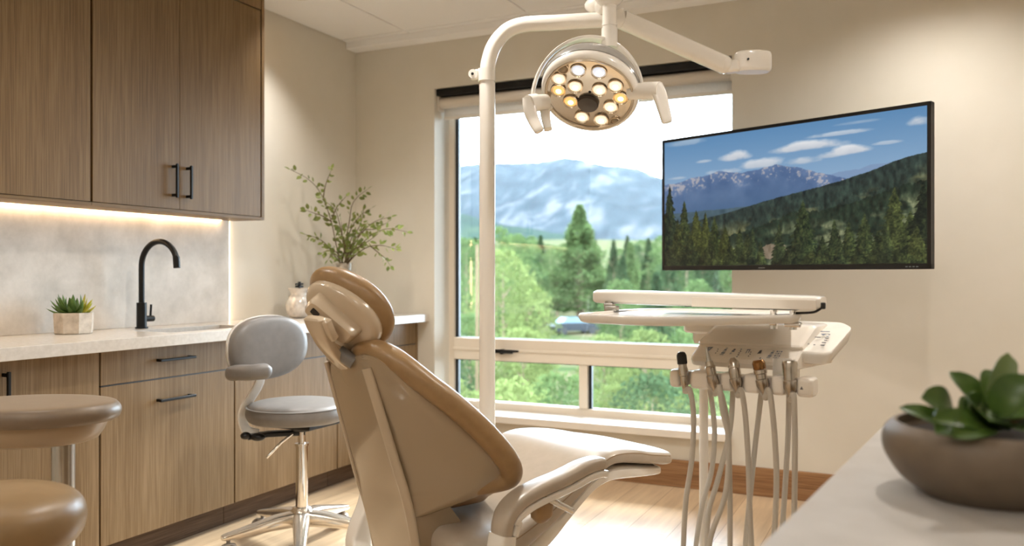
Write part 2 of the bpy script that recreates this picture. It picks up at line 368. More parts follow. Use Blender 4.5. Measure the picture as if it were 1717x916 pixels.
# faucet
fa = thing('kitchen_tap', 'matt black gooseneck tap at the sink', 'tap', (-3.08, 2.652, .885))
fx, fy = -3.08, 2.652
m = M().cyl((fx, fy, .885), (fx, fy, .892), .027, 24); m.cyl((fx, fy, .892), (fx, fy, 1.0), .0215, 24); build('tap_body', m, BLACK, fa)
p = [(fx, fy, 1.0), (fx, fy, 1.08), (fx, fy, 1.16)]
rr = .108
for k in range(1, 13):
    a = math.pi*k/13.5; p.append((fx+rr-rr*math.cos(a), fy, 1.16+rr*math.sin(a)))
p2 = [(p[-1][0]+.003, fy, p[-1][2]-.03)]
build('spout', M().tube(cat(p, 3), .0125, 16), BLACK, fa)
q = Vector(p[-1]); build('spray_head', M().tube([q + Vector((-.0005,0,.004)), q + Vector((.004,0,-.045))], [.0145, .0145], 16), BLACK, fa)
m = M().cyl((fx, fy+.018, .927), (fx, fy+.062, .927), .0135, 20); m.tube([(fx, fy+.048, .94), (fx+.004, fy+.048, .99)], .005, 10); m2 = m
build('tap_lever', m2, BLACK, fa)
# succulent
su = thing('potted_succulent', 'small green succulent in a concrete pot on the worktop', 'plant', (-3.055, 2.30, .885))
px_, py_, pz = -3.055, 2.30, .885
prof = []
rings = []
for z, r in ((0, .062), (.004, .066), (.08, .07), (.085, .068), (.085, .058), (.07, .056)):
    rings.append([Vector((px_ + r*1.0/math.cos(((a+R(22.5)) % R(45)) - R(22.5))*math.cos(a), py_ + r/math.cos(((a+R(22.5)) % R(45)) - R(22.5))*math.sin(a), pz+z)) for a in [2*math.pi*k/32 for k in range(32)]])
build('pot', M().loft(rings), noisy('concrete_pot', (206,194,178), (160,146,130), nscale=26, detail=8, rough=.8, lo=.35, hi=.75), su, sharp=25)
def blade(base, tip, w, thick, bend=.0, n=7):
    """fleshy pointed leaf"""
    b = Vector(base); t = Vector(tip); ax = t-b; side = ax.cross(Vector((0,0,1)));
    side = side.normalized() if side.length > 1e-5 else Vector((1,0,0)); nor = side.cross(ax.normalized()); rings = []
    for i in range(n):
        s = i/(n-1); ww = w*(max(.0, math.sin(math.pi*min(1, .25+.75*s)))**.8)+.0006; c = b + ax*s + nor*bend*math.sin(math.pi*s)
        rings.append([c + side*ww*math.cos(a) + nor*thick*ww*math.sin(a) for a in [2*math.pi*k/6 for k in range(6)]])
    return rings
m = M(); mY = M(); rnd = random.Random(3)
for ringi, (cnt, el, ln) in enumerate(((12, 22, .085), (11, 42, .088), (8, 62, .085), (4, 80, .075))):
    for k in range(cnt):
        az = 2*math.pi*(k+rnd.random()*.5+ringi*.4)/cnt; e = R(el+rnd.uniform(-6,6)); l = ln*rnd.uniform(.85,1.1)
        b = Vector((px_, py_, pz+.078)) + Vector((math.cos(az), math.sin(az), 0))*.012
        tip = b + Vector((math.cos(az)*math.cos(e), math.sin(az)*math.cos(e), math.sin(e)))*l
        (mY if (math.cos(az-R(55)) > .55 and ringi < 3) else m).loft(blade(b, tip, .011, .45, -.008))
build('leaves', m, leafmat('succulent_green', (70,98,44), (104,132,62), .15, .45, 20), su)
build('yellow_leaves', mY, leafmat('succulent_yellow', (158,160,52), (186,176,66), .15, .45, 20), su, label='yellow-green leaves')
build('soil', M().lathe([(0,.07),(.055,.07),(.055,.076),(0,.08)], 24, None, (px_, py_, pz)), mat('soil', (52,40,30), .95), su)
# marbled vase
vx, vy = -3.09, 3.46
q = cw(502, 531, 4.64); vx, vy = q.x, q.y
if vx < XL+.085: vx = XL+.085
mv = noisy('mercury_glass', (226,222,216), (176,170,164), nscale=22, detail=7, rough=.18, lo=.35, hi=.7, metal=.15)
vs = thing('marbled_vase', 'round silvery marbled vase with a flared neck on the worktop', 'vase', (vx, vy, .885))
pr = cat([(.03,0),(.055,.012),(.071,.045),(.072,.075),(.058,.112),(.046,.13),(.05,.146),(.062,.165)], 4) + [(.058,.165),(.043,.13),(.05,.11),(0,.10)]
build('vase_body', M().lathe(pr, 40, None, (vx, vy, .885)), mv, vs)
m = M(); m.box((vx, vy, 1.058), (.03,.04,.012), .003, 1); m.cyl((vx, vy, 1.06), (vx, vy, 1.085), .008); m.tube([(vx-.0, vy-.03, 1.072), (vx, vy+.03, 1.072)], .005)
m.tube([(vx, vy, .985), (vx, vy, 1.06)], .006); build('stopper', m, BLACK, vs, label='black stopper')
# metal vase of leafy branches
q = cw(577, 470, 4.86); bx, by = q.x, q.y
bv = thing('vase_of_branches', 'tall silver vase holding leafy green branches in the corner', 'vase', (bx, by, .885))
pr = cat([(.036,0),(.037,.06),(.034,.16),(.037,.23),(.049,.305)], 5) + [(.046,.305),(.034,.22),(0,.2)]
build('vase_body', M().lathe(pr, 36, None, (bx, by, .885)), noisy('hammered_silver', (196,190,180), (150,142,132), nscale=60, rough=.3, metal=.9, bump=.4), bv)
stems = M(); leaves = M(); rnd = random.Random(5)
def leaf(mm, c, d, s, nrm):
    d = Vector(d).normalized(); side = d.cross(Vector(nrm)); side = side.normalized() if side.length > 1e-4 else Vector((1,0,0)); up = side.cross(d)
    pts = [c, c+d*s*.3+side*s*.27+up*s*.05, c+d*s*.65+side*s*.25+up*s*.06, c+d*s*1.0, c+d*s*.65-side*s*.25+up*s*.06, c+d*s*.3-side*s*.27+up*s*.05, c+d*s*.5]
    mm.add(pts, [(0,1,6),(1,2,6),(2,3,6),(3,4,6),(4,5,6),(5,0,6)])
def branch(pts, lsz, every=.03, r0=.0042):
    P = [Vector(p) for p in cat(pts, 6)]
    stems.tube(P, [max(.0011, r0*(1-.75*i/len(P))) for i in range(len(P))], 6)
    acc = 0; L = sum((P[i+1]-P[i]).length for i in range(len(P)-1)); tot = 0; k = 0
    for i in range(len(P)-1):
        seg = (P[i+1]-P[i]); acc += seg.length; tot += seg.length
        if acc > every and tot > .26*L:
            acc = 0; d = seg.normalized()
            for sgn in (-1, 1):
                rv = Vector((rnd.uniform(-1,1), rnd.uniform(-1,1), rnd.uniform(-.6,1)))
                o = d.cross(rv).normalized()*sgn
                st = P[i] + o*.008
                leaf(leaves, st, o*.8+d*.55, lsz*rnd.uniform(.75,1.2), rv)
    leaf(leaves, P[-1], P[-1]-P[-2], lsz*1.1, (rnd.uniform(-1,1), -.5, .5))
    return P
top = Vector((bx, by, 1.185)); dv = (top-Vector((0,0,CAM_Z))).dot(FWD)
def bp(u, v, dd=0): return cw(u, v, dv+dd)
mouth = lambda k: (bx+.02*math.cos(k), by+.02*math.sin(k), 1.17)
specs = [([mouth(2), bp(566,420,-.02), bp(555,370,-.06), bp(538,325,-.12), bp(516,300,-.18), bp(487,285,-.24)], .024),
 ([bp(542,332,-.08), bp(546,310,-.09), bp(556,283,-.1)], .02),
 ([mouth(2.6), bp(562,430,-.05), bp(545,408,-.12), bp(528,398,-.16), bp(511,393,-.22)], .024),
 ([bp(556,372,-.06), bp(540,362,-.1), bp(528,358,-.14), bp(512,352,-.2)], .024),
 ([bp(556,368,-.06), bp(566,346,-.04), bp(580,330,-.02)], .022),
 ([mouth(1), bp(580,410,0), bp(586,370,.0), bp(590,345,.0), bp(600,330,.0), bp(616,318,.0)], .023),
 ([mouth(.5), bp(584,400,.02), bp(592,378,.03), bp(604,362,.04), bp(622,350,.03)], .023),
 ([mouth(0), bp(590,418,-.03), bp(606,392,-.06), bp(628,372,-.1), bp(655,364,-.12)], .025),
 ([mouth(-.3), bp(594,425,-.05), bp(618,398,-.1), bp(648,384,-.14), bp(682,389,-.18)], .025),
 ([mouth(-.6), bp(596,428,-.1), bp(618,414,-.18), bp(642,412,-.24), bp(664,418,-.28)], .025),
 ([bp(620,412,-.18), bp(636,425,-.22), bp(646,434,-.24), bp(655,446,-.26)], .022),
 ([mouth(3.4), bp(566,425,-.14), bp(552,420,-.2), bp(540,424,-.25)], .024),
 ([mouth(3), bp(566,430,-.12), bp(556,428,-.2), bp(549,438,-.24)], .022),
 ([mouth(4.2), bp(578,415,-.12), bp(574,392,-.18), bp(572,372,-.22)], .024),
 ([mouth(5), bp(590,410,-.12), bp(600,396,-.2), bp(612,380,-.25)], .024),
 ([mouth(1.4), bp(574,400,.03), bp(570,378,.05), bp(562,352,.05), bp(548,340,.02)], .022),
 ([mouth(5.5), bp(592,420,-.08), bp(606,412,-.16), bp(624,400,-.2), bp(634,392,-.22)], .024),
 ([bp(600,398,-.06), bp(612,386,-.04), bp(630,384,0), bp(648,374,.02)], .023),
 ([mouth(.2), bp(588,404,0), bp(598,388,.05), bp(606,372,.05), bp(610,352,.04)], .022)]
for p, s in specs: branch(p, s*1.5, .021)
build('stems', stems, mat('stem_brown', (92,74,46), .7), bv)
build('leaves', leaves, leafmat('branch_leaf', (92,104,50), (142,150,82), .35, .5, 9), bv)
# downlights
def downlight(x, y, power, size=95, blend=.6, label='', beam=True, aim=None):
    t = thing('recessed_downlight', label, 'downlight', (x, y, ZC-.001), 'recessed ceiling downlights')
    build('trim_ring', M().lathe([(.04,-.001),(.058,-.006),(.062,-.001),(.062,.001),(.04,.001)], 32, None, (x, y, ZC)), WHITEP, t)
    build('diffuser', M().lathe([(0,.0005),(.041,.0005),(.041,-.001),(0,-.001)], 24, None, (x, y, ZC)), mat('downlight_lens', (255,236,205), .5, emit=(255,226,185), estr=6), t)
    l = bpy.data.lights.new('downlight_lamp', 'SPOT'); l.energy = power; l.color = (1, .955, .89); l.spot_size = R(size); l.spot_blend = blend; l.shadow_soft_size = .05
    o = bpy.data.objects.new('downlight_lamp', l); COL.objects.link(o); o.parent = t; o.location = (0,0,-.02)
    if aim: o.rotation_euler = aim
DL = 1.0
# ================================================================ dental chair
K0 = RGT*.129 + FWD*2.666
AX = RGT*.785 + FWD*.62; AY = -RGT*.62 + FWD*.785
MC = Matrix(((AX.x, AY.x, 0, K0.x), (AX.y, AY.y, 0, K0.y), (0, 0, 1, 0), (0, 0, 0, 1)))
def C(x, y, z): return MC @ Vector((x, y, z))
dc = thing('dental_chair', 'reclined tan and cream dental chair in the middle of the room', 'dental chair', C(-.3, 0, 0))
def secs(rows, e=3.2, n=36, k=5, mat_=None):
    out = []
    for x, zt, zb, w in cat(rows, k):
        h = max((zt-zb)/2, .002); zc = (zt+zb)/2
        out.append([C(x, a, zc+b) for a, b in sup(max(w, .004), h, e, n)])
    return out
# seat and leg rest cushion
rows = [(-.535,.42,.40,.12),(-.53,.435,.365,.19),(-.51,.45,.325,.235),(-.47,.45,.315,.252),(-.42,.448,.32,.258),(-.35,.455,.345,.262),(-.24,.495,.40,.262),(-.12,.55,.475,.26),(-.04,.588,.525,.256),(.02,.604,.546,.25),(.08,.604,.545,.243),(.15,.595,.533,.235),(.21,.58,.522,.228),(.27,.568,.512,.22),(.32,.558,.502,.208),(.345,.552,.503,.192),(.360,.545,.508,.165),(.369,.536,.515,.12)]
seat = build('seat_cushion', M().loft(secs(rows, 3.8)), TANSEAT, dc)
# welt seam running along the near and far sides
m = M()
for sg in (-1, 1):
    pts = [C(x, sg*(w*.985), zt-(zt-zb)*.34) for x, zt, zb, w in cat(rows[2:15], 4)]
    m.tube(pts, .0028, 6)
build('seam', m, mat('seam_tan', (150,128,102), .6), seat)
# painted shell under the cushion
rows = [(-.50,.33,.25,.16),(-.48,.325,.235,.20),(-.42,.345,.245,.225),(-.307,.387,.295,.235),(-.2,.437,.362,.238),(-.142,.467,.412,.238),(-.049,.525,.476,.236),(.02,.547,.497,.232),(.08,.547,.497,.23),(.15,.537,.49,.222),(.22,.524,.482,.208),(.285,.511,.476,.192),(.305,.507,.478,.18),(.312,.504,.485,.16)]
build('seat_shell', M().loft(secs(rows, 4.5)), WHITEP, dc)
# pedestal and foot plate
m = M()
m.loft([[C(x, y, z) for x, y in ((-.52,-.2),(-.02,-.2),(-.02,.2),(-.52,.2))] for z in (.06,.16)])
m.loft([[C(x, y, z) for x, y in ((-.62+i*.1,-.13),(-.28-i*.0,-.13),(-.28,.13),(-.62+i*.1,.13))] for i, z in enumerate((.14,.27))])
build('pedestal', m, WHITEP, dc)
m = M(); b = bmesh.new(); bmesh.ops.create_cube(b, size=1)
for v in b.verts: v.co = Vector((v.co.x*1.05-.12, v.co.y*.5, v.co.z*.06+.031))
bmesh.ops.bevel(b, geom=list(b.edges), offset=.02, segments=3, affect='EDGES'); m.bm(b, MC)
build('base_plate', m, WHITEP, dc)
# ---- backrest: horizontal rings; spine bulges to the rear, wings come forward
def xr(z): return -.637 - .306*(z-.594)          # rear line of the spine
def xe(z): return -.392 - .85*(z-.594)           # front line of the wing edge
def out_at(outl, z):
    for i in range(len(outl)-1):
        if outl[i][1] <= z <= outl[i+1][1]:
            t = (z-outl[i][1])/max(1e-6, outl[i+1][1]-outl[i][1]); return outl[i][0]*(1-t)+outl[i+1][0]*t
    return outl[0][0] if z < outl[0][1] else outl[-1][0]
so = cat([(.115,.470),(.16,.500),(.215,.534),(.258,.567),(.276,.600),(.277,.655),(.260,.735),(.233,.80),(.206,.855),(.187,.885),(.165,.908),(.125,.92),(.09,.921)], 5)
co = cat([(.075,.435),(.15,.475),(.225,.513),(.285,.553),(.314,.605),(.321,.665),(.310,.735),(.284,.80),(.252,.855),(.225,.897),(.195,.925),(.155,.943),(.11,.946),(.07,.932)], 5)
def W0(z): return .104+.022*min(1, max(0, (.93-z)/.42))
SPW = .105                                        # half width of the flat spine
def rearx(y, z, hw):
    """x of the shell's rear surface at lateral y"""
    a = abs(y); w0 = W0(z)
    top, bot = xe(z), xr(z)
    wide = .30
    edge = bot + (top-bot)*min(1, max(0, (hw-w0)/(wide-w0)))**.9 if hw < wide else top
    if a <= w0: return bot + .008*(a/w0)**2
    t = min(1, (a-w0)/max(1e-4, hw-w0))
    crease = .012*math.exp(-((a-w0)/.012)**2)
    return bot + (top-bot)*min(1, (a-w0)/(wide-w0))**.92 + .006 - crease*.4 + .022*max(0, t-.82)/.18*max(0, t-.82)/.18*1.2
def notch(y, z): return 0
NY = 29
def ring_shell(hw, z, th=.028):
    rear = []; front = []
    for i in range(NY):
        y = hw*math.sin(math.pi/2*(-1+2*i/(NY-1)))
        x = rearx(y, z, hw); q = z - .034*math.exp(-((y)/.065)**2)*max(0, min(1, (z-.78)/.14)); rear.append(C(x, y, q)); front.append(C(x+th, y*.985, q+.006))
    return rear + front[::-1]
sh = [ring_shell(hw-.007, z) for hw, z in so]
build('backrest_shell', M().loft(sh), CREAMP, dc, sharp=50)
def ring_cush(hw, z, off=.03, th=.085):
    hs = max(.03, min(hw, out_at(so, min(max(z,.47),.92))))
    rear = []; n = 25
    for i in range(n):
        y = hw*math.sin(math.pi/2*(-1+2*i/(n-1)))
        a = abs(y)/.30
        base = xr(z) + (xe(z)-xr(z))*min(1.1, max(0, (abs(y)-SPW*.8)/(.30-SPW*.8)))
        rear.append((base+off, y))
    frontx = [(max(r[0]+.03, xe(z)-.02*0 + .0 + (-.30*((.3-abs(r[1]))/.3)*.25))+th*.55*(1-abs(r[1]/hw)**6), r[1]) for r in rear]
    loop = rear + frontx[::-1]
    return [C(x, y, z) for x, y in loop]
# wrap the cushion rim as a fat rounded edge following the outline, plus the pad itself
cu = [ring_cush(hw*.86, .46+(z-.43)*.90) for hw, z in co[2:-2]]
cush = build('backrest_cushion', M().loft(cu), TAN, dc, sharp=60)
def rim_pt(hw, z, sg):
    t = min(1.15, max(0, (hw-SPW*.8)/(.30-SPW*.8)))
    return C(xr(z)+(xe(z)-xr(z))*t+.040+.03*max(0,min(1,(.60-z)/.1)), sg*hw, z)
path = [(hw-.036, z+.085*max(0,min(1,(.60-z)/.15))-(.02 if z > .9 else .02*max(0,(z-.8)/.1))) for hw, z in co]
P = [rim_pt(h_, z_, -1) for h_, z_ in path] + [C(xr(.9)+.075+.02*abs(t), t*.05, .888+.034*min(1,abs(t))**1.6) for t in (-.7,-.35,0,.35,.7)] + [rim_pt(h_, z_, 1) for h_, z_ in reversed(path)]
P = [tuple(p) for p in cat([tuple(p) for p in P[::3]] + [tuple(P[-1])], 5)]
P.append(P[0])
build('backrest_rim', M().tube(P, .031, 18), TAN, dc, sharp=60)
# spine column running down to the pedestal
rows = [(.884,xr(.884)+.014,W0(.884)-.025),(.872,xr(.872)+.006,W0(.872)-.012)] + [(z, xr(z)+.003, W0(z)-.008) for z in (.84,.76,.68,.60,.55)] + [(.50,-.609,.119),(.45,-.598,.114),(.38,-.583,.108),(.30,-.565,.108),(.22,-.55,.115),(.14,-.53,.13)]
rg = []
for z, x, w in cat(rows, 4):
    d = .03 if z > .6 else .03+.02*(.6-z)/.05 if z > .55 else .05+.06*min(1, (.55-z)/.2)
    rg.append([C(x+d-.004+b, a, z) for a, b in [(w,-d),(w+.012,-d+.014),(w+.012,d),(-w-.012,d),(-w-.012,-d+.014),(-w,-d),(-w*.5,-d-.003),(w*.5,-d-.003)]])
build('back_column', M().loft(rg), CREAMP, dc, sharp=30)
# raised bevel strips along both edges of the spine
for sg in (-1, 1):
    pts = []
    for z in (.885,.84,.78,.70,.62,.55): w0 = W0(z); pts.append(tuple(C(xr(z)+.004, sg*(w0+.006), z)))
    for z, x, w in ((.48,-.602,.122),(.40,-.584,.117),(.32,-.569,.115),(.24,-.553,.118),(.16,-.535,.126)): pts.append(tuple(C(x+.008-.004, sg*(w+.002), z)))
    build('edge_strip', M().sweep(cat(pts, 4), lambda t: sup(.0135, .007, 3, 16), (AX*-.75 + AY*sg*.65).normalized()), mat('strip_cream', (186,170,148), .2, coat=.4), dc)
# ---- headrest
def hv(r, u, f): return RGT*r + Vector((0,0,u)) + FWD*f
NN = hv(.43,.46,.775).normalized(); UU = hv(-.70,.72,-.03); UU = (UU - NN*UU.dot(NN)).normalized(); YY = NN.cross(UU)
if YY.dot(RGT) < 0: YY = -YY
HC = cw(588, 513, 2.20)
def Hh(y, u, n): return HC + YY*y + UU*u + NN*n
m = M(); rg = []
for i in range(15):
    ph = math.pi*i/14; k = max(.03, math.sin(ph))**.62; n = .052*-math.cos(ph)
    rg.append([Hh(.106*k*math.cos(t)*(1-.16*math.sin(t)), .130*k*math.sin(t)-.012*math.cos(t)*k, n*.78) for t in [2*math.pi*j/40 for j in range(40)]])
hp = build('headrest_pad', m.loft(rg), TAN, dc, sharp=70)
m = M(); rg = []
for r, n in ((1,-.030),(1,-.052),(.985,-.060),(.95,-.067),(.86,-.074),(.5,-.082),(.05,-.084)):
    rg.append([Hh(.090*r*math.cos(t)*(1-.16*math.sin(t))-.008, .113*r*math.sin(t)-.004-.012*math.cos(t)*r, n*.8+.004) for t in [2*math.pi*j/40 for j in range(40)]])
hs = build('headrest_shell', m.loft(rg), HCREAM, dc)
m = M(); rg = []
for n, k in ((-.05,1.0),(-.088,.96),(-.097,.86)):
    rg.append([Hh(.000+a*k-.12*b, .004+b*k, n) for a, b in sup(.030, .076, 6, 24)])
build('slide_block', m.loft(rg), HCREAM, hs)
m = M(); rg = [[Hh(-.005+a, .045+b, n) for a, b in sup(.010, .012, 8, 16)] for n in (-.09,-.0985)]
build('adjust_slot', m.loft(rg), BLACKP, hs, label='dark square slot')
# neck link and hinge
def Cq(p): return C(*p)
lk = [cw(527,532,2.085), cw(534,553,2.10), cw(548,580,2.14), cw(566,602,2.19), cw(584,616,2.225)]
build('neck_link', M().sweep(cat([tuple(p) for p in lk], 5), lambda t: sup((.034-.008*t)*(.8 if t < .03 else 1), .013*(.6 if t < .03 else 1), 4, 20), hv(.55,.35,.75)), HCREAM, dc)
lc = [cw(540,535,2.075), cw(548,553,2.09), cw(556,566,2.115)]
m = M(); m.sweep(cat([tuple(p) for p in lc], 4), lambda t: sup((.024-.004*t)*(.75 if t < .05 or t > .95 else 1), .012*(.6 if t < .05 or t > .95 else 1), 4, 20), hv(.55,.35,.75))
build('link_cover', m, HCREAM, dc)
m = M(); m.cyl(cw(568,590,2.17), cw(594,608,2.17), .019, 20); m.cyl(cw(590,606,2.17), cw(604,592,2.20), .013, 16, .016); m.ellipsoid(cw(604,592,2.20), .022,.018,.015)
build('hinge_knob', m, GREYP, dc, label='grey headrest hinge knob')
# ---- armrests
def armrest(sg):
    y = .335*sg
    pth = [(-.462,.455),(-.460,.49),(-.442,.525),(-.40,.550),(-.34,.566),(-.26,.580),(-.19,.597),(-.14,.602),(-.112,.596)]
    P = [C(x, y, z) for x, z in cat(pth, 6)]
    def sec(t): 
        w = .030 + .007*math.sin(math.pi*min(1, t*1.1)); h = .019
        if t > .93: k = max(.15, 1-((t-.93)/.07)**2*.9); w *= k; h *= k
        return [(a, b) for a, b in sup(w, h, 3, 24)]
    def rf(t):
        return (AX*-.95+Vector((0,0,.3))).normalized() if t < .12 else ((AX*-.5+Vector((0,0,.85))).normalized() if t < .3 else Vector((0,0,1)))
    pad = build('armrest_pad', M().sweep(P, sec, rf), TANSEAT, dc)
    P2 = [C(x+(.022 if z < .52 else .006), y, z-.026) for x, z in cat(pth[1:], 6)]
    build('armrest_trim', M().sweep(P2, lambda t: sup((.029 + .006*math.sin(math.pi*min(1,t*1.1)))*(1 if t < .93 else .75), .011, 4, 20), rf), WHITEP, dc)
    cp = [(-.459,.468),(-.472,.40),(-.50,.33),(-.515,.25),(-.49,.18),(-.43,.14)]
    P3 = [C(x, y - sg*.10*max(0, (.30-z)/.2), z) for x, z in cat(cp, 5)]
    build('armrest_post', M().sweep(P3, lambda t: sup(.034, .024+.02*t, 5, 20), AX), WHITEP, dc)
    # cap under the rear end of the pad
    return pad
armrest(-1); armrest(1)
m = M(); m.loft([[C(-.33+a, -.335+b*.8, z) for a, b in sup(r, r*.8, 3, 16)] for z, r in ((.555,.03),(.525,.034),(.49,.03),(.475,.015))])
build('armrest_pivot', m, TAN, dc)
m = M(); m.sweep(cat([tuple(C(-.34,-.345,.545)), tuple(C(-.30,-.352,.525)), tuple(C(-.245,-.36,.495))], 4), lambda t: sup(.02-.012*t, .009, 4, 14), Vector((0,0,1)))
build('release_lever', m, CHROME, dc, label='polished lever under the armrest')
m = M(); m.loft([[C(x, y, z) for x, y in ((-.47,-.285),(-.10,-.285),(-.10,-.235),(-.47,-.235))] for z in (.10,.12)])
# ================================================================ grey wheeled stool
def wheeled_base(root, cx, cy, rot, r=.29, mt=None, hubz=.115, cast=True, alu=None, names=('base_leg','caster')):
    for k in range(5):
        a = rot + 2*math.pi*k/5; d = Vector((math.cos(a), math.sin(a), 0)); s = Vector((-d.y, d.x, 0)); o = Vector((cx, cy, 0))
        rg = []
        for t, w, zt, zb in ((.02,.034,.150,.085),(.10,.034,.142,.084),(.18,.028,.122,.078),(.25,.024,.104,.074),(.285,.022,.096,.072),(.30,.016,.090,.074)):
            t = t*r/.29
            rg.append([o + d*t + s*a_ + Vector((0,0,(zt+zb)/2+b_)) for a_, b_ in sup(w, (zt-zb)/2, 3.5, 20)])
        lg = build('base_leg', M().loft(rg), alu, root)
        cc = o + d*(r*.95); mm = M(); mm.cyl(cc + Vector((0,0,.05)), cc + Vector((0,0,.08)), .008, 12)
        q = cc + s*.012
        for e in (-.017, .017):
            mm.tube([q + d*(e-.009) + Vector((0,0,.029)), q + d*(e-.007) + Vector((0,0,.029)), q + d*(e+.007) + Vector((0,0,.029)), q + d*(e+.009) + Vector((0,0,.029))], [.023,.029,.029,.023], 22)
        mm.sweep([q + d*x + Vector((0,0,z)) for x, z in ((-.03,.035),(-.024,.052),(0,.06),(.024,.052),(.03,.035))], lambda t: sup(.016,.003,4,10), Vector((0,0,1)))
        build('caster', mm, mat('caster_grey', (150,142,134), .3), lg)
sc = cw(492, 690, 3.50); gx, gy = sc.x, sc.y
st = thing('wheeled_stool', 'grey wheeled stool with a rounded backrest and chrome column', 'stool', (gx, gy, 0))
POL = mat('polished_aluminium', (226,218,206), .16, .85)
hc = cw(506, 872, 3.48)
gx2, gy2 = hc.x, hc.y
wheeled_base(st, gx2, gy2, R(20), .31, alu=POL)
m = M(); m.lathe([(.045,.085),(.052,.10),(.05,.14),(.036,.162),(.030,.165)], 28, None, (gx2, gy2, 0)); build('hub', m, POL, st)
m = M(); m.cyl((gx2, gy2, .04), (gx2, gy2, .082), .022); build('column_foot', m, BLACKP, st)
m = M(); m.cyl((gx2, gy2, .15), (gx2, gy2, .42), .025, 28); build('gas_column', m, CHROME, st)
m = M(); m.cyl((gx2, gy2, .42), (gx2, gy2, .495), .0145, 24); m.cyl((gx2, gy2, .416), (gx2, gy2, .426), .0285, 24); build('piston', m, CHROME, st)
sx_, sy_ = gx2 + (gx-gx2)*.55, gy2 + (gy-gy2)*.55
m = M(); m.cyl((gx2, gy2, .478), (gx2, gy2, .502), .04, 20, .05)
m.box((gx2, gy2, .508), (.24,.20,.018), .006, 2); m.sweep([cw(512,725,3.5), cw(450,728,3.47), cw(415,733,3.44)], lambda t: sup(.03,.011,4,14), Vector((0,0,1)))
build('seat_mechanism', m, BLACKP, st)
m = M(); m.tube([cw(490,728,3.42), cw(472,742,3.38), cw(447,768,3.36)], .0055, 10); build('height_lever', m, CHROME, st)
m = M(); m.ellipsoid(cw(432,733,3.42), .035, .025, .016); m.ellipsoid(cw(412,731,3.42), .022, .02, .015); build('tilt_knob', m, BLACKP, st)
pr = cat([(.001,.518),(.16,.518),(.19,.522),(.204,.540),(.206,.560),(.198,.583),(.17,.596),(.10,.602),(.001,.603)], 5)
stc = build('seat', M().lathe(pr, 56, None, (sx_, sy_, 0)), GREYV, st)
m = M(); m.lathe([(.2015,.578),(.2055,.580),(.2015,.582)], 56, None, (sx_, sy_, 0)); build('seam', m, GREYP, stc)
# backrest: padded oval shell, bowed
bc = cw(446, 582, 3.44); bn = (RGT*.80 - FWD*.60).normalized(); bs_ = Vector((-bn.y, bn.x, 0))
def bpad(a, b, n): 
    bow = .30*a*a
    return bc + bs_*a + Vector((0,0,b)) + bn*(n + bow) + bn*(-.05*b)
def oval(k, n, w=.185, h=.128):
    o = []
    for j in range(44):
        t = 2*math.pi*j/44; x = math.copysign(abs(math.cos(t))**.85, math.cos(t)); y = math.copysign(abs(math.sin(t))**.8, math.sin(t))
        o.append(bpad(w*k*x, h*k*y + .012*k*(x)*(1 if y < 0 else .4), n))
    return o
build('backrest', M().loft([oval(k, n) for k, n in ((.05,-.012),(.9,-.012),(.98,-.004),(1,.012),(.985,.028),(.93,.042),(.80,.050),(.60,.054),(.4,.056),(.2,.057),(.02,.0572))]), GREYV, st, sharp=70)
build('backrest_shell', M().loft([oval(k, n, .187, .130) for k, n in ((.2,-.03),(.85,-.03),(.97,-.022),(1.0,-.006),(.97,-.003),(.3,-.003))]), WHITEP, st, sharp=60)
p1 = bc - bn*.03
m = M(); m.sweep(cat([tuple(p1 + Vector((0,0,-.05))), tuple(p1 + Vector((0,0,-.15)) - bn*.015), tuple(cw(408,690,3.48)), tuple(cw(412,720,3.46)), tuple(cw(432,729,3.46))], 5), lambda t: sup(.022, .006, 5, 14), bn)
build('back_support', m, WHITEP, st)
# padded arm bar
am = [cw(386+6,628,3.36), cw(398,625,3.26), cw(420,625,3.20), cw(438,623,3.20), cw(446,622,3.22)]
build('armrest', M().sweep(cat([tuple(p) for p in am], 5), lambda t: sup(.038*(1 if .1 < t < .9 else .8), .030*(1 if .1 < t < .9 else .75), 2.6, 22), Vector((0,0,1))), GREYV, st, sharp=70)
m = M(); m.sweep([cw(392,632,3.36), cw(394,618,3.42), cw(398,610,3.45)], lambda t: sup(.02,.008,4,12), bn); build('arm_bracket', m, GREYP, st)
# ================================================================ stools at the left edge
q = cw(52, 700, 2.2); tx, ty = q.x, q.y
t1 = thing('padded_stool', 'taller taupe padded stool on a chrome column in front of the base cabinets', 'stool', (tx, ty, 0))
zt = CAM_Z - (676-HOR)/FPX*2.2
M1 = Matrix.Translation(Vector((tx, ty, 0))) @ Matrix.Rotation(YAW, 4, 'Z')
def ovl(r, z, w=1.0, dpt=.72): return [M1 @ Vector((r*w*math.cos(a), r*dpt*math.sin(a), z)) for a in [2*math.pi*k/56 for k in range(56)]]
rg = [ovl(r, zt+z) for r, z in cat([(.02,-.046),(.190,-.046),(.215,-.042),(.224,-.032),(.2255,-.018),(.218,-.005),(.200,.003),(.12,.006),(.01,.007)], 4)]
build('seat', M().loft(rg), TAUPEV, t1, sharp=60)
rg = [ovl(r, zt+z) for r, z in ((.05,-.100),(.15,-.099),(.168,-.092),(.182,-.072),(.194,-.047),(.05,-.047))]
pl = build('seat_plate', M().loft(rg), noisy('taupe_plastic', (160,138,112), (156,134,108), rough=.4), t1)
m = M()
ring_o = [M1 @ Vector((.180*math.cos(a)*.985, .180*.72*math.sin(a), zt-.082)) for a in [R(230+k*3.2) for k in range(9)]]
m.sweep(ring_o, lambda t: sup(.012,.006,4,10), Vector((0,0,1))); build('adjust_lever', m, BLACKP, pl, label='dark recessed lever')
cxp = cw(106, 800, 2.2)
cx_, cy_ = cxp.x, cxp.y
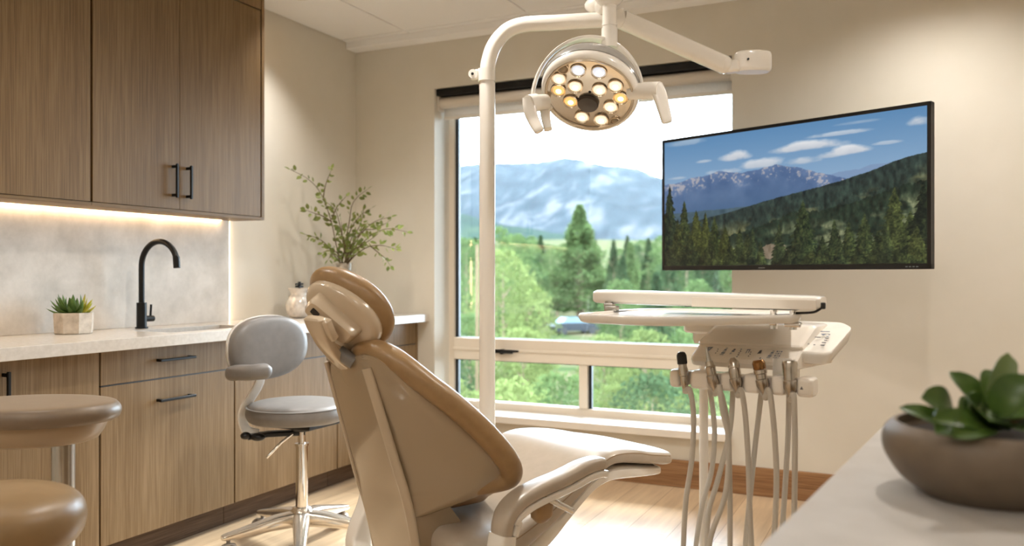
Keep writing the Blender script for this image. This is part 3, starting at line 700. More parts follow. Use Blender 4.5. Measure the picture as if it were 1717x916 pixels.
m = M(); m.cyl((cx_, cy_, .06), (cx_, cy_, zt-.096), .0285, 32); build('column', m, STEEL, t1, label='brushed steel column')
m = M(); m.lathe([(.001,.0),(.20,.0),(.205,.008),(.19,.02),(.06,.035),(.034,.07),(.001,.075)], 48, None, (cx_, cy_, 0)); build('base', m, STEEL, t1)
q = cw(-14, 850, 1.72); ux, uy = q.x, q.y
t2 = thing('padded_stool', 'lower round tan padded stool cut off by the left edge', 'stool', (ux, uy, 0))
zt = CAM_Z - (832-HOR)/FPX*1.72
pr = cat([(.001,-.115),(.10,-.115),(.145,-.108),(.168,-.085),(.175,-.055),(.168,-.025),(.145,-.004),(.10,.010),(.05,.016),(.001,.018)], 5)
build('seat', M().lathe(pr, 56, None, (ux, uy, zt)), noisy('tan_stool_vinyl', (136,110,76), (131,105,72), rough=.38, nscale=30), t2, sharp=70)
m = M(); m.cyl((ux, uy, .06), (ux, uy, zt-.11), .025, 28); build('column', m, STEEL, t2)
m = M(); m.lathe([(.001,.0),(.19,.0),(.195,.008),(.18,.02),(.06,.035),(.034,.07),(.001,.075)], 48, None, (ux, uy, 0)); build('base', m, STEEL, t2)
# ================================================================ dental light on its pole
D0 = 3.0
pb = cw(817, 700, D0); pb.z = 0
dl = thing('dental_operating_light', 'white operating light with glowing lenses on a curved pole behind the chair', 'dental light', pb)
m = M(); m.lathe([(.001,0),(.13,0),(.135,.01),(.12,.03),(.05,.045),(.031,.08),(.001,.08)], 40, None, tuple(pb)); build('floor_flange', m, WHITEP, dl)
zc = cw(817, 130, D0).z
build('pole', M().cyl(pb + Vector((0,0,.05)), Vector((pb.x, pb.y, zc-.02)), .0285, 32), WHITEP, dl)
cp = [(816,150,D0),(817,128,D0),(819,105,D0),(829,76,D0),(850,52,D0),(880,41,D0),(930,38,D0-.01),(980,35,D0-.02),(1018,33,D0-.03)]
m = M(); m.tube(cat([tuple(cw(*p)) for p in cp], 8), .0272, 24); build('bent_arm', m, WHITEP, dl)
m = M(); a = cw(816,131,D0); m.cyl(a - Vector((0,0,.012)), a + Vector((0,0,.032)), .031, 28); m.box(a + RGT*-.042 + Vector((0,0,.012)), (.034,.022,.036), .008, 3); m.cyl(a - RGT*.048 - FWD*.014 + Vector((0,0,.012)), a - RGT*.048 + FWD*.014 + Vector((0,0,.012)), .017, 20)
cl = build('pole_clamp', m, WHITEP, dl)
m = M(); m.cyl(a - RGT*.05 - FWD*.0165 + Vector((0,0,.012)), a - RGT*.05 - FWD*.012 + Vector((0,0,.012)), .005, 12); build('clamp_screw', m, BLACKP, cl)
j = cw(1022, 22, D0-.04)
m = M(); m.cyl(cw(1012,36,D0-.035), cw(1047,30,D0-.04), .034, 28); m.ellipsoid(cw(1003,8,D0-.02), .05, .035, .03, None); m.cyl(cw(1000,10,D0), cw(1000,-60,D0), .026, 20)
build('arm_joint', m, WHITEP, dl)
# spring arm to the right with end cap
s0 = cw(1043, 33, D0-.04); s1 = cw(1213, 108, D0+.1)
m = M(); m.sweep([s0, s0+(s1-s0)*.03, s0+(s1-s0)*.97, s1], lambda t: sup(.030 if t < .99 else .026, .032, 2.6, 28), Vector((0,0,1)))
build('spring_arm', m, WHITEP, dl)
m = M(); m.ellipsoid(s1, .034,.034,.034); m.box(cw(1228,112,D0+.1), (.06,.05,.045), .012, 3)
for k_ in (1,):
    rg = []
    for z, k in ((-.036,.86),(-.030,.97),(-.02,1),(.022,1),(.034,.95),(.038,.84)):
        rg.append([cw(1262,105,D0+.1) + RGT*a_*k + FWD*b_*k + Vector((0,0,z)) for a_, b_ in sup(.068, .042, 2.6, 32)])
    m.loft(rg)
ec = build('arm_end_cap', m, WHITEP, dl)
m = M(); a = cw(1249,104,D0+.1) - FWD*.043; m.cyl(a - FWD*.003, a + FWD*.01, .004, 10); build('cap_screw', m, BLACKP, ec)
# head
DH = 2.72
HCN = cw(988, 159, DH)
def camv(r, u, f): return RGT*r + Vector((0,0,u)) + FWD*f
nz = camv(-.20, -.79, -.59).normalized(); ex = camv(1, .03, .10); ex = (ex - nz*ex.dot(nz)).normalized(); ey = nz.cross(ex).normalized()
def Lh(x, y, n): return HCN + ex*x + ey*y + nz*n
def disc(r, n, k=1.0, N_=56): return [Lh(r*math.cos(t)*1.0, r*math.sin(t)*k, n) for t in [2*math.pi*i/N_ for i in range(N_)]]
SILV = mat('silver_bowl', (196,184,168), .16, .85)
rim = [(.140,.0),(.146,.006),(.152,.005),(.158,-.004),(.160,-.02),(.157,-.045),(.148,-.07),(.130,-.092),(.10,-.108),(.06,-.115),(.01,-.117)]
build('lamp_housing', M().loft([disc(r, n) for r, n in cat(rim, 3)] , False), WHITEP, dl, sharp=60)
build('upper_reflector_band', M().loft([disc(r, n) for r, n in ((.1615,-.022),(.1618,-.028),(.1595,-.046),(.1505,-.0705),(.1315,-.094),(.129,-.092))], False), mat('silver_band', (206,208,212), .16, .85), dl)
face = build('reflector_face', M().loft([disc(r, n) for r, n in ((.141,.001),(.136,-.004),(.10,-.010),(.05,-.013),(.005,-.014))], False), SILV, dl)
m = M(); m.loft([disc(r, n) for r, n in ((.147,.004),(.143,.009),(.138,.006),(.137,-.001))], False); build('face_ring', m, mat('ring_beige', (206,192,172), .25, .4), dl)
# centre sensor
def blob(cx, cy, r, depth, ell=.9):
    return [[Lh(cx + r*k*math.cos(t), cy + r*k*ell*math.sin(t), n) for t in [2*math.pi*i/28 for i in range(28)]] for k, n in depth]
build('centre_cap', M().loft(blob(.001,-.045,.035,((1,-.012),(1,-.003),(.93,.001),(.1,.003)))), mat('centre_cap_brown', (62,52,44), .35), dl, label='dark round centre cap')
WARM = mat('lens_warm', (255,214,150), .15, emit=(255,196,118), estr=.42)
NEUT = mat('lens_neutral', (255,240,222), .15, emit=(255,232,205), estr=.45)
COOL = mat('lens_cool', (232,236,242), .12, emit=(214,226,244), estr=.40)
leds = [(533,393,'C'),(698,380,'C'),(848,455,'N'),(908,532,'W'),(845,613,'N'),(790,718,'N'),(628,725,'N'),(512,628,'W'),(400,560,'W'),(390,475,'N'),(412,392,'D'),(728,508,'N'),(530,515,'N'),(910,703,'D')]
CUP = mat('lens_cup', (236,222,200), .1, .75)
CORE_C = mat('core_cool', (240,244,250), .2, emit=(226,236,255), estr=1.3); CORE_N = mat('core_warm', (255,244,226), .2, emit=(255,228,184), estr=1.5)
DIM = mat('lens_dim', (150,134,112), .15, .5)
for u, v, k in leds:
    x = (u-655)/350*.139; y = (540-v)/240*.137
    r = .0245 if k != 'D' else .018
    base = float(np.interp(math.hypot(x, y), [0,.05,.10,.136], [-.014,-.013,-.010,-.004])) + .0005
    cup = build('lens_cup', M().loft(blob(x, y, r, ((.8,base-.006),(1.0,base+.001),(1.04,base+.006),(.95,base+.007),(.8,base+.002),(.5,base-.002)), 1)), CUP, dl)
    build('lens', M().loft(blob(x, y, r*.80, ((1,base+.001),(.92,base+.005),(.6,base+.0085),(.1,base+.0095)), 1)), {'C': COOL, 'N': NEUT, 'W': WARM, 'D': DIM}[k], cup)
    if k != 'D': build('lamp_core', M().loft(blob(x+.001, y+.001, r*.40, ((1,base+.0085),(.8,base+.0105),(.1,base+.0115)), 1)), {'C': CORE_C, 'N': CORE_N, 'W': CORE_N}[k], cup)
# yoke: half ring over the head
arc = []
for i in range(33):
    t = math.pi*(i/32)
    arc.append(HCN + (RGT*1.0 + FWD*.12).normalized()*(.184*math.cos(t)) + Vector((0,0,.198*math.sin(t) + .012*math.cos(t))) + FWD*(.055-.0*math.sin(t)))
cen = HCN + FWD*.055
build('yoke', M().sweep(arc, lambda t: sup(.028-.014*abs(2*t-1)**2, .006, 4, 16), lambda t: (arc[min(32, int(round(t*32)))] - cen).normalized()), WHITEP, dl, sharp=50)
yt = cw(1022, 74, DH+.055)
m = M(); m.cyl(cw(1022,80,DH+.055), cw(1022,48,DH+.055), .0265, 28); m.cyl(cw(1022,48,DH+.055), cw(1022,-40,DH+.055), .0235, 28); m.cyl(cw(1022,44,DH+.055), cw(1022,41,DH+.055), .0252, 28); m.cyl(cw(1022,14,DH+.055), cw(1022,11,DH+.055), .0243, 28)
m.ellipsoid(cw(1022,-8,DH+.055), .05,.05,.04)
build('drop_tube', m, WHITEP, dl)
m = M(); m.tube([cw(1022,-6,DH+.055), cw(1010,12,D0-.03)], .03, 20); build('swivel', m, WHITEP, dl)
# pivots and handles
def handle_(sg, name, pts, r0, lab=None):
    m = M()
    m.tube([tuple(p) for p in pts[0]], pts[1], 22)
    m.sweep(cat([tuple(p) for p in pts[2]], 6), lambda t: sup(r0*(1-.35*t)*(1 if t < .95 else .8), r0*.6*(1-.3*t)*(1 if t < .95 else .7), 3, 18), FWD)
    return build(name, m, WHITEP, dl)
handle_(1, 'handle', ([cw(1058,154,DH-.02), cw(1078,153,DH-.05), cw(1079,153,DH-.05), cw(1106,152,DH-.08)], [.027,.027,.029,.028], [cw(1098,146,DH-.08), cw(1106,160,DH-.085), cw(1112,180,DH-.09), cw(1119,206,DH-.10)]), .026)
handle_(-1, 'handle', ([cw(916,171,DH+.02), cw(900,172,DH), cw(899,172,DH), cw(886,174,DH-.02)], [.026,.026,.029,.028], [cw(888,166,DH-.02), cw(889,186,DH-.03), cw(895,203,DH-.04), cw(905,221,DH-.06)]), .024)
m = M(); m.sweep(cat([tuple(cw(914,186,DH+.03)), tuple(cw(915,198,DH+.02)), tuple(cw(919,217,DH+.0))], 5), lambda t: sup(.017*(1-.2*t), .012, 3, 16), FWD); m.tube([cw(914,188,DH+.03), cw(922,178,DH+.04)], .012, 12)
build('handle', m, WHITEP, dl)
# ================================================================ delivery unit
DU = 2.1
UX = camv(.83, 0, -.557); UY = camv(.557, 0, .83)
UO = RGT*.573 + FWD*DU
def U(x, y, z): return UO + UX*x + UY*y + Vector((0,0,z))
def upx(u, v, y=0.0):
    """point at pixel (u, v) on the vertical plane a distance y behind the holder's mid plane"""
    r = (u - W/2)/FPX
    x = (r*(DU + .83*y) - .573 - .557*y)/(.83 + .557*r)
    d = DU - .557*x + .83*y
    return cw(u, v, d)
post = upx(1180, 600, .20); post.z = 0
du = thing('dental_delivery_unit', 'white instrument delivery unit with tray and control console beside the chair', 'dental unit', post)
m = M(); m.lathe([(.001,0),(.20,0),(.21,.012),(.19,.035),(.07,.06),(.04,.09),(.001,.09)], 44, None, tuple(post)); build('floor_base', m, WHITEP, du)
hubp = upx(1180, 548, .20)
m = M(); m.cyl(Vector((post.x, post.y, .06)), Vector((post.x, post.y, hubp.z-.02)), .0125, 24); build('post', m, WHITEP, du)
m = M()
for z, r_ in ((hubp.z+.025,.050),):
    m.lathe([(.05,.0),(.055,.005),(.055,.032),(.04,.04),(.001,.04)][::-1] + [(.001,0)], 32, None, (post.x, post.y, hubp.z-.016))
    m.lathe([(.001,.0),(.026,.0),(.03,.012),(.03,.03),(.001,.03)], 28, None, (post.x, post.y, hubp.z-.046))
m.box(U(*( (Vector((post.x,post.y,0))-UO).dot(UX)+.03, (Vector((post.x,post.y,0))-UO).dot(UY), hubp.z+.006)), (.10,.07,.05), .008, 3, None)
build('tray_hub', m, WHITEP, du)
# tray: thin rounded slab
def slab(pts, zt_, th, lip=.006, inset=.0):
    """pts world xy polygon (rounded), returns loft rings of a thin plate with soft edge"""
    c = sum((Vector((p.x, p.y, 0)) for p in pts), Vector())/len(pts)
    def sc_(k, z): return [Vector((c.x + (p.x-c.x)*k, c.y + (p.y-c.y)*k, z)) for p in pts]
    return sc_, c
def rpoly(P, rad, seg=7):
    out = []; n = len(P)
    for i in range(n):
        a, b, c = P[i-1], P[i], P[(i+1) % n]; da = (a-b).normalized(); dc_ = (c-b).normalized()
        r_ = min(rad if not isinstance(rad, list) else rad[i], (a-b).length*.48, (c-b).length*.48)
        p0 = b + da*r_; p1 = b + dc_*r_
        for k in range(seg+1):
            t = k/seg; out.append(p0*(1-t)*(1-t) + b*2*t*(1-t) + p1*t*t)
    return out
def on_z(u, v, z):
    d = (CAM_Z - z)*FPX/(v-HOR); return cw(u, v, d)
ZT = CAM_Z - (530-HOR)/FPX*2.12
def tp(u, d): p = cw(u, HOR, d); return Vector((p.x, p.y, 0))
tray_poly = rpoly([tp(960,2.03), tp(1100,1.86), tp(1346,2.00), tp(1330,2.2), tp(1080,2.42)], [.05,.09,.03,.04,.14])
sc_, c = slab(tray_poly, ZT, .02)
tr = build('instrument_tray', M().loft([sc_(k, ZT+z) for k, z in ((.3,-.012),(.96,-.012),(.985,-.008),(1,.0),(1,.006),(.99,.0095),(.975,.0085),(.965,.004),(.3,.004))]), WHITEP, du)
# long arm above the tray
a0 = upx(997, 498, .26); a1 = upx(1383, 506, .06)
a0 = cw(999, 497, 2.30); a1 = cw(1381, 508, 2.0)
ax_ = (a1-a0); sd = Vector((ax_.y, -ax_.x, 0)).normalized()
rg = []
for t, k, kh in ((-.0,.35,.5),(.008,.7,.8),(.025,.95,.96),(.06,1,1),(.5,1,1.0),(.97,1,.9),(.995,.94,.82),(1.0,.86,.74)):
    rg.append([a0 + ax_*t + sd*a_ + Vector((0,0,b_)) for a_, b_ in sup(.042*k, .0185*kh, 4.2, 28)])
ta = build('support_arm', M().loft(rg), WHITEP, du)
m = M(); q0 = a0 + ax_*.48 + sd*.0425 - Vector((0,0,.006)); q1 = a0 + ax_*.985 + sd*.0425 - Vector((0,0,.004))
m.sweep([q0, q0*.5+q1*.5, q1], lambda t: sup(.012,.0015,4,10), sd); build('arm_cover', m, UNITW, ta)
m = M(); m.sweep([a0 + ax_*.44 + sd*.0 - Vector((0,0,.018)), a0 + ax_*.9 - Vector((0,0,.0175))], lambda t: sup(.03,.002,4,10), Vector((0,0,1))); build('arm_underside', m, BLACKP, ta, label='dark underside strip')
m = M(); m.box(a1 + sd*.03 + ax_.normalized()*.004 - Vector((0,0,.006)), (.012,.012,.016), .003, 2); m.tube(cat([tuple(a1 + sd*.034 - Vector((0,0,.012))), tuple(a1 - ax_*.03 + sd*.03 - Vector((0,0,.022))), tuple(a1 - ax_*.1 + sd*.02 - Vector((0,0,.026)))], 5), .003, 8); build('release_latch', m, BLACKP, ta)
m = M(); b0 = cw(1022, 516, 2.24); m.cyl(Vector((b0.x,b0.y,ZT+.004)), Vector((b0.x,b0.y,a0.z-.012)), .012, 18); m.box((b0.x+.006,b0.y,ZT+.014), (.035,.03,.016), .004, 2); m.box((b0.x,b0.y,a0.z-.022), (.026,.026,.012), .003, 2)
build('arm_bracket', m, STEEL, du)
# console
def con(y, u, v): return upx(u, v, y)
cyf, cyb = .04, .28
fz = upx(1240, 622, cyf)
def xof(p): return (p-UO).dot(UX)
xl = xof(upx(1165, 610, cyf)); xr_ = xof(upx(1318, 622, cyf))
zb = .865; 
z_f0 = CAM_Z-(618-HOR)/FPX*2.13; z_f1 = z_f0+.02
z_m = CAM_Z-(585-HOR)/FPX*2.16; z_t = CAM_Z-(546-HOR)/FPX*2.2
prof = [(.035,z_f0),(.030,z_f0+.012),(.034,z_f0+.022),(.072,z_m+.003),(.066,z_m+.009),(.070,z_m+.014),(.085,z_m+.021),(.15,z_t-.002),(.17,z_t+.004),(.30,z_t+.006),(.31,z_t-.004),(.31,z_f0+.03),(.28,z_f0)]
xsn = [(xl-.012,.90),(xl-.006,.97),(xl+.004,1),(xr_+.01,1),(xr_+.02,.97),(xr_+.026,.9)]
pc = Vector((.17, (z_f0+z_t)/2))
rg = []
for x, k in xsn:
    rg.append([U(x + (.02 if (z > z_m and x > .1) else 0)*0 + (.035*(y-.03)/.28 if x > (xl+xr_)/2 else .055*(y-.03)/.28), pc.x+(y-pc.x)*k, pc.y+(z-pc.y)*k) for y, z in prof])
cn = build('control_console', M().loft(rg), UNITW, du, sharp=25)
# printed symbols on the sloping key strip
def strip_pt(s, t, lift=.0008):
    """s 0..1 across, t 0..1 up the key strip"""
    y = .036 + (.073-.036)*t; z = z_f0+.0235 + (z_m+.005-(z_f0+.0235))*t
    p = U(xl+.004 + (xr_+.006-xl-.004)*s + (.045*(y-.03)/.28), y, z)
    nrm = (U(0, -.5, 0)-UO).normalized()*.6 + Vector((0,0,.75))
    return p + nrm.normalized()*lift
INK = mat('ink_blue_grey', (112,122,138), .6); INK2 = mat('ink_dark', (84,84,88), .6); INK3 = mat('ink_light', (176,176,174), .6)
rnd = random.Random(8)
def mark(mm, s0, t0, ds, dt, f=strip_pt):
    mm.add([f(s0,t0), f(s0+ds,t0), f(s0+ds,t0+dt), f(s0,t0+dt)], [(0,1,2,3)])
mks = {INK: M(), INK2: M(), INK3: M()}
icons = [(.10,.5,'tri'),(.19,.3,'dots'),(.27,.35,'bars'),(.37,.55,'blk'),(.44,.45,'txt'),(.53,.5,'pi'),(.56,.2,'dots'),(.66,.6,'a'),(.70,.12,'sq'),(.78,.3,'bars'),(.86,.35,'grid')]
for s, t, k in icons:
    if k == 'tri': mks[INK].add([strip_pt(s-.03,t+.3), strip_pt(s+.03,t+.32), strip_pt(s,t-.1)], [(0,1,2)]); mks[INK3].add([strip_pt(s-.012,t+.22,.0012), strip_pt(s+.014,t+.23,.0012), strip_pt(s,t+.04,.0012)], [(0,1,2)])
    elif k == 'dots':
        for q in range(3): mark(mks[INK2], s+.006*(q % 2), t+.16*q, .012, .07)
    elif k == 'bars':
        for q in range(5): mark(mks[INK if q % 2 else INK3], s-.02+.006*q, t-.15+.13*q, .04-.004*q, .10)
    elif k == 'blk': mark(mks[INK], s-.012, t-.05, .03, .13); mark(mks[INK3], s-.02, t-.25, .022, .14); mark(mks[INK2], s-.004, t+.1, .024, .1)
    elif k == 'txt':
        for q in range(5): mark(mks[INK2 if q % 2 else INK], s+.004*(q % 2), t-.35+.15*q, .016, .08)
    elif k == 'pi': mark(mks[INK], s-.018, t+.2, .04, .07); mark(mks[INK], s-.014, t-.06, .008, .26); mark(mks[INK], s+.01, t, .008, .2)
    elif k == 'a': mks[INK2].add([strip_pt(s-.02,t-.15), strip_pt(s+.02,t-.12), strip_pt(s+.012,t+.16), strip_pt(s-.006,t+.14)], [(0,1,2,3)])
    elif k == 'sq': mark(mks[INK2], s-.008, t-.05, .014, .1)
    elif k == 'grid':
        for a in range(3):
            for b in range(4): mark(mks[INK if (a+b) % 2 else INK3], s-.03+.022*a, t-.2+.17*b, .015, .10)
for mm_, lb in ((INK, 'blue-grey key symbols'), (INK2, 'dark key symbols'), (INK3, 'light grey key symbols')):
    build('key_lettering', mks[mm_], mm_, cn, lb)
# keypad wing on the right
wp = [upx(1333,591,.075), upx(1392,595,.075), upx(1430,551,.21), upx(1412,542,.26), upx(1282,541,.26), upx(1300,556,.20)]
poly = rpoly(wp, [.010,.022,.020,.018,.018,.02])
cc_ = sum(poly, Vector())/len(poly)
def wr(k, z): return [cc_ + (p-cc_)*k + Vector((0,0,z)) for p in poly]
wg = build('keypad_wing', M().loft([wr(k, z) for k, z in ((.3,-.036),(.84,-.034),(.93,-.028),(.985,-.012),(1,-.003),(.99,.002),(.96,.0035),(.3,.0035))]), WHITEP, du, sharp=50)
kq = [upx(1345,584,.094), upx(1386,587,.094), upx(1404,555,.19), upx(1357,554,.19)]
def kpt(s, t, lift=.0012):
    p = kq[0]*(1-s)*(1-t) + kq[1]*s*(1-t) + kq[2]*s*t + kq[3]*(1-s)*t
    return p + Vector((0,0,.0035+lift))
kp = {INK: M(), INK2: M()}
mark(kp[INK], .45,.82,.34,.05, kpt); kp[INK].add([kpt(.5,.72), kpt(.72,.72), kpt(.62,.62)], [(0,1,2)])
for a, b, w_ in ((.34,.50,.22),(.05,.42,.12),(.05,.30,.10),(.72,.48,.16),(.74,.36,.12),(.70,.24,.16),(.08,.12,.18),(.42,.10,.08),(.70,.10,.16)): mark(kp[INK2], a, b, w_, .045, kpt)
for a, b, w_ in ((.74,.56,.10),(.12,.20,.10),(.8,.66,.06)): mark(kp[INK], a, b, w_, .05, kpt)
for mm_, lb in ((INK, 'blue-grey keypad symbols'), (INK2, 'dark keypad symbols')): build('key_lettering', kp[mm_], mm_, wg, lb)
# chromed hinge between arm and console
m = M(); h0 = cw(1297, 532, 2.06); h1 = cw(1330, 533, 2.03)
for hh in (h0, h1): m.box(Vector((hh.x,hh.y,z_t+.02)), (.022,.03,.022), .005, 2); m.cyl(Vector((hh.x,hh.y,z_t-.0)), Vector((hh.x,hh.y,a1.z-.014)), .009, 14)
m.tube([Vector((h0.x,h0.y,z_t+.028)), Vector((h1.x,h1.y,z_t+.03))], .008, 12); m.box(Vector((h1.x,h1.y,z_t+.012)) , (.04,.035,.012), .004, 2)
build('console_hinge', m, CHROME, du)
# console bracket down to the holder
m = M(); m.loft([[U(x, y, z) for x, y in ((xr_-.03,.03),(xr_+.012,.03),(xr_+.012,.12),(xr_-.03,.12))] for z in (CAM_Z-(640-HOR)/FPX*2.06, z_f0+.03)]); build('holder_bracket', m, WHITEP, du)
# instrument holder bar: rounded blocks with slots between
zbL = CAM_Z-(637-HOR)/FPX*2.2; zbR = CAM_Z-(645-HOR)/FPX*2.0
zbm = (zbL+zbR)/2
xL_, xR_ = xof(upx(1129, 640, 0)), xof(upx(1368, 640, 0))
slots = [xof(upx(u, 640, -.0)) for u in (1155, 1205, 1243, 1288, 1331)]
edges = [xL_] + slots + [xR_]
m = M()
for i in range(6):
    a = edges[i] + (0 if i == 0 else .0135); b = edges[i+1] - (0 if i == 5 else .0135)
    rg = []
    for x, k in ((a,.78),(a+.004,.95),(a+.009,1),(b-.009,1),(b-.004,.95),(b,.78)):
        rg.append([U(x, a_*k, zbm+b_*k) for a_, b_ in sup(.030, .0235, 5, 24)])
    m.loft(rg)
m.loft([[U(x, .014+a_, zbm+b_) for a_, b_ in sup(.012, .018, 6, 16)] for x in (xL_+.02, xR_-.02)])
hb = build('instrument_holder', m, UNITW, du)
m = M(); p = U(xR_-.025, -.0305, zbm-.004); m.add([p - UX*.004, p + UX*.004, p + Vector((0,0,.008))], [(0,1,2)]); build('holder_mark', m, INK2, hb)
# ---------------------------------------------------------------- handpieces with hoses
fronts = [[(1157,655),(1163,700),(1160,770),(1150,840),(1146,916)], [(1207,655),(1218,700),(1222,760),(1224,840),(1224,916)], [(1243,655),(1250,700),(1255,780),(1257,850),(1260,916)], [(1290,655),(1298,720),(1302,800),(1299,885),(1294,940)], [(1331,665),(1333,740),(1332,850),(1330,920)]]
backs = [[(1190,650),(1198,720),(1193,790),(1177,850),(1167,916)], [(1229,650),(1224,720),(1205,800),(1188,860),(1186,916)], [(1277,655),(1266,750),(1258,830),(1250,916)], [(1323,655),(1321,740),(1313,870),(1308,930)], [(1206,645),(1212,690),(1222,745),(1216,830),(1190,910)]]
tips = [(1142,590),(1184,582),(1228,600),(1271,604),(1324,606)]
labs = ['metal handpiece with a black top in the slot at the window end of the holder', 'slim pointed syringe tip handpiece, second from the window end of the holder', 'silver handpiece with a round cap in the middle slot of the holder', 'bronze-capped handpiece, fourth from the window end of the holder', 'short thick handpiece in the holder slot farthest from the window']
for i in range(5):
    xs_ = slots[i]; y_ = -.024
    base = U(xs_, y_, zbm-.026); bu = (1155,1205,1243,1288,1331)[i]
    dbar = (base).dot(FWD)
    tip = cw(tips[i][0], tips[i][1], dbar+.01); ax2 = (tip-base)
    Ln = ax2.length
    h = thing('dental_handpiece', labs[i], 'handpiece', base, 'handpieces in the instrument holder')
    def P(t): return base + ax2*t
    if i == 0:
        pf = [(0,.006),(.05,.008),(.22,.0095),(.34,.0085),(.36,.0105),(.52,.0105),(.6,.009),(.68,.0085)]
    elif i == 1:
        pf = [(0,.007),(.06,.009),(.22,.0125),(.36,.012),(.38,.0105),(.52,.0105),(.55,.0115),(.58,.009),(.68,.0075)]
    elif i == 2:
        pf = [(0,.007),(.07,.009),(.3,.0135),(.42,.0135),(.44,.012),(.62,.0125),(.72,.011),(.74,.0125),(.88,.011),(.96,.007),(1,.004)]
    elif i == 3:
        pf = [(0,.007),(.07,.009),(.3,.0135),(.45,.0135),(.47,.0115),(.6,.0115),(.62,.0135),(.72,.0135),(.74,.012)]
    else:
        pf = [(0,.007),(.07,.009),(.25,.014),(.45,.015),(.47,.0135),(.8,.0145),(.92,.0155),(1,.014)]
    build('body', M().tube([P(t) for t, r in pf], [r*(1.02 if t < .1 else 1.2) for t, r in pf], 22), GUN, h, sharp=30)
    if i == 0: build('cap', M().tube([P(t) for t in (.66,.68,.9,.97,1)], [.010,.0128,.0128,.010,.005], 20), BLACKP, h, 'black cap', sharp=50)
    if i == 1: build('nozzle', M().tube([P(t) for t in (.66,.75,.9,1)], [.0075,.0055,.0035,.0025], 16), STEEL, h)
    if i == 3: build('cap', M().tube([P(t) for t in (.73,.76,.92,1)], [.0145,.0158,.016,.012], 20), mat('bronze_cap', (150,112,72), .2, 1.0), h, sharp=30)
    if i == 4: build('socket', M().tube([P(1) - ax2*.03, P(1.012)], [.0095,.0095], 18), BLACKP, h)
    F = [base - Vector((0,0,.006))] + [cw(u, v, dbar-.02+.01*k) for k, (u, v) in enumerate(fronts[i])]
    Bk = [cw(u, v, dbar+.045-.0*k) for k, (u, v) in enumerate(backs[i])]
    lo = (F[-1]+Bk[-1])/2; gap = (F[-1]-Bk[-1]).length
    zl = min(F[-1].z, Bk[-1].z) - .10 - .02*i
    f2 = Vector((F[-1].x, F[-1].y, zl+.05)); b2 = Vector((Bk[-1].x, Bk[-1].y, zl+.05)); lo.z = zl
    path = F + [f2, lo, b2] + Bk[::-1]
    build('hose', M().tube(cat([tuple(p) for p in path], 7), .0068, 12), HOSE, h, 'grey hose')
    build('hose_collar', M().tube([P(.02), P(-.04), F[1]*.45+F[0]*.55, F[1]*.75+F[0]*.25], [.0072,.009,.0085,.0072], 14), HOSE, h)
# ================================================================ television on a swing arm
T0 = Vector((-1.171, 4.26, 0)); T1 = Vector((.066, 3.754, 0)); tx_ = (T1-T0).normalized(); tn = Vector((tx_.y, -tx_.x, 0))
TZ0, TZ1 = 1.145, 1.818; TW = (T1-T0).length
tv = thing('television', 'flat screen television on the wall beside the window showing a mountain forest', 'television', (T0+T1)/2 + Vector((0,0,TZ0)))
def Tq(x, n, z): return T0 + tx_*x + tn*n + Vector((0,0,z))
MT = Matrix(((tx_.x, tn.x, 0, T0.x), (tx_.y, tn.y, 0, T0.y), (0,0,1,0), (0,0,0,1)))
m = M(); bz = .016
m.span((0,-.035,TZ0), (TW,-.012,TZ1), .004, 2, MT); m.span((.2,-.06,TZ0+.12), (TW-.2,-.03,TZ1-.12), .01, 2, MT)
build('tv_body', m, BLACKP, tv)
m = M()
for a, b in (((0,-.013,TZ0),(bz,.004,TZ1)), ((TW-bz,-.013,TZ0),(TW,.004,TZ1)), ((0,-.013,TZ0),(TW,.004,TZ0+.024)), ((0,-.013,TZ1-bz),(TW,.004,TZ1))): m.span(a, b, .0015, 1, MT)
bzl = build('bezel', m, mat('tv_bezel', (14,13,13), .28), tv)
m = M(); m.span((TW*.42,.0035,TZ0+.008), (TW*.445,.0046,TZ0+.012), 0, 1, MT); build('logo', m, mat('tv_logo', (120,120,120), .4), bzl, 'small grey badge')
m = M()
for k in range(4): m.span((TW*.925+.014*k,.0035,TZ0+.0085), (TW*.925+.014*k+.009,.0046,TZ0+.0125), 0, 1, MT)
build('indicator', m, mat('tv_mark', (120,126,130), .4), bzl, 'small status marks')
m = M(); mw = Vector((-.42, YB-.03, 1.48)); tc = Tq(TW/2, -.06, 1.48)
m.box((mw.x, YB-.012, 1.48), (.12,.02,.30), .003, 1); el = Vector((-.75, YB-.10, 1.48)); m.tube([mw, el], .018, 12); m.tube([el, tc], .018, 12); m.cyl(el - Vector((0,0,.05)), el + Vector((0,0,.05)), .024)
m.box(tc, (.06,.06,.2), .004, 1)
build('wall_arm', m, BLACK, tv)
# ================================================================ counter and planter in the foreground
A0 = cw(1488, 706, 1.74); E1 = cw(1270, 916, .93)
cd = Vector((A0.x-E1.x, A0.y-E1.y, 0)).normalized(); cs = Vector((cd.y, -cd.x, 0)); ZK = CAM_Z - (706-HOR)/FPX*1.74
MK = Matrix(((cs.x, cd.x, 0, A0.x), (cs.y, cd.y, 0, A0.y), (0,0,1,0), (0,0,0,1)))
fc = thing('reception_counter', 'pale stone counter in the near right corner holding the planter', 'counter', MK @ Vector((.4,-.8,0)))
build('counter_top', M().span((0,-1.55,ZK-.04), (1.05,0,ZK), .004, 2, MK), QUARTZ2, fc)
build('counter_body', M().span((.05,-1.5,0), (1.0,-.05,ZK-.0402), .002, 1, MK), OAKL, fc)
DB = 1.15
pc_ = cw(1659, 840, DB); 
bb = Vector((pc_.x, pc_.y, ZK))
pt = thing('potted_plant', 'round-leaved green plant in a wide brown bowl on the near counter', 'plant', bb)
RB = .128
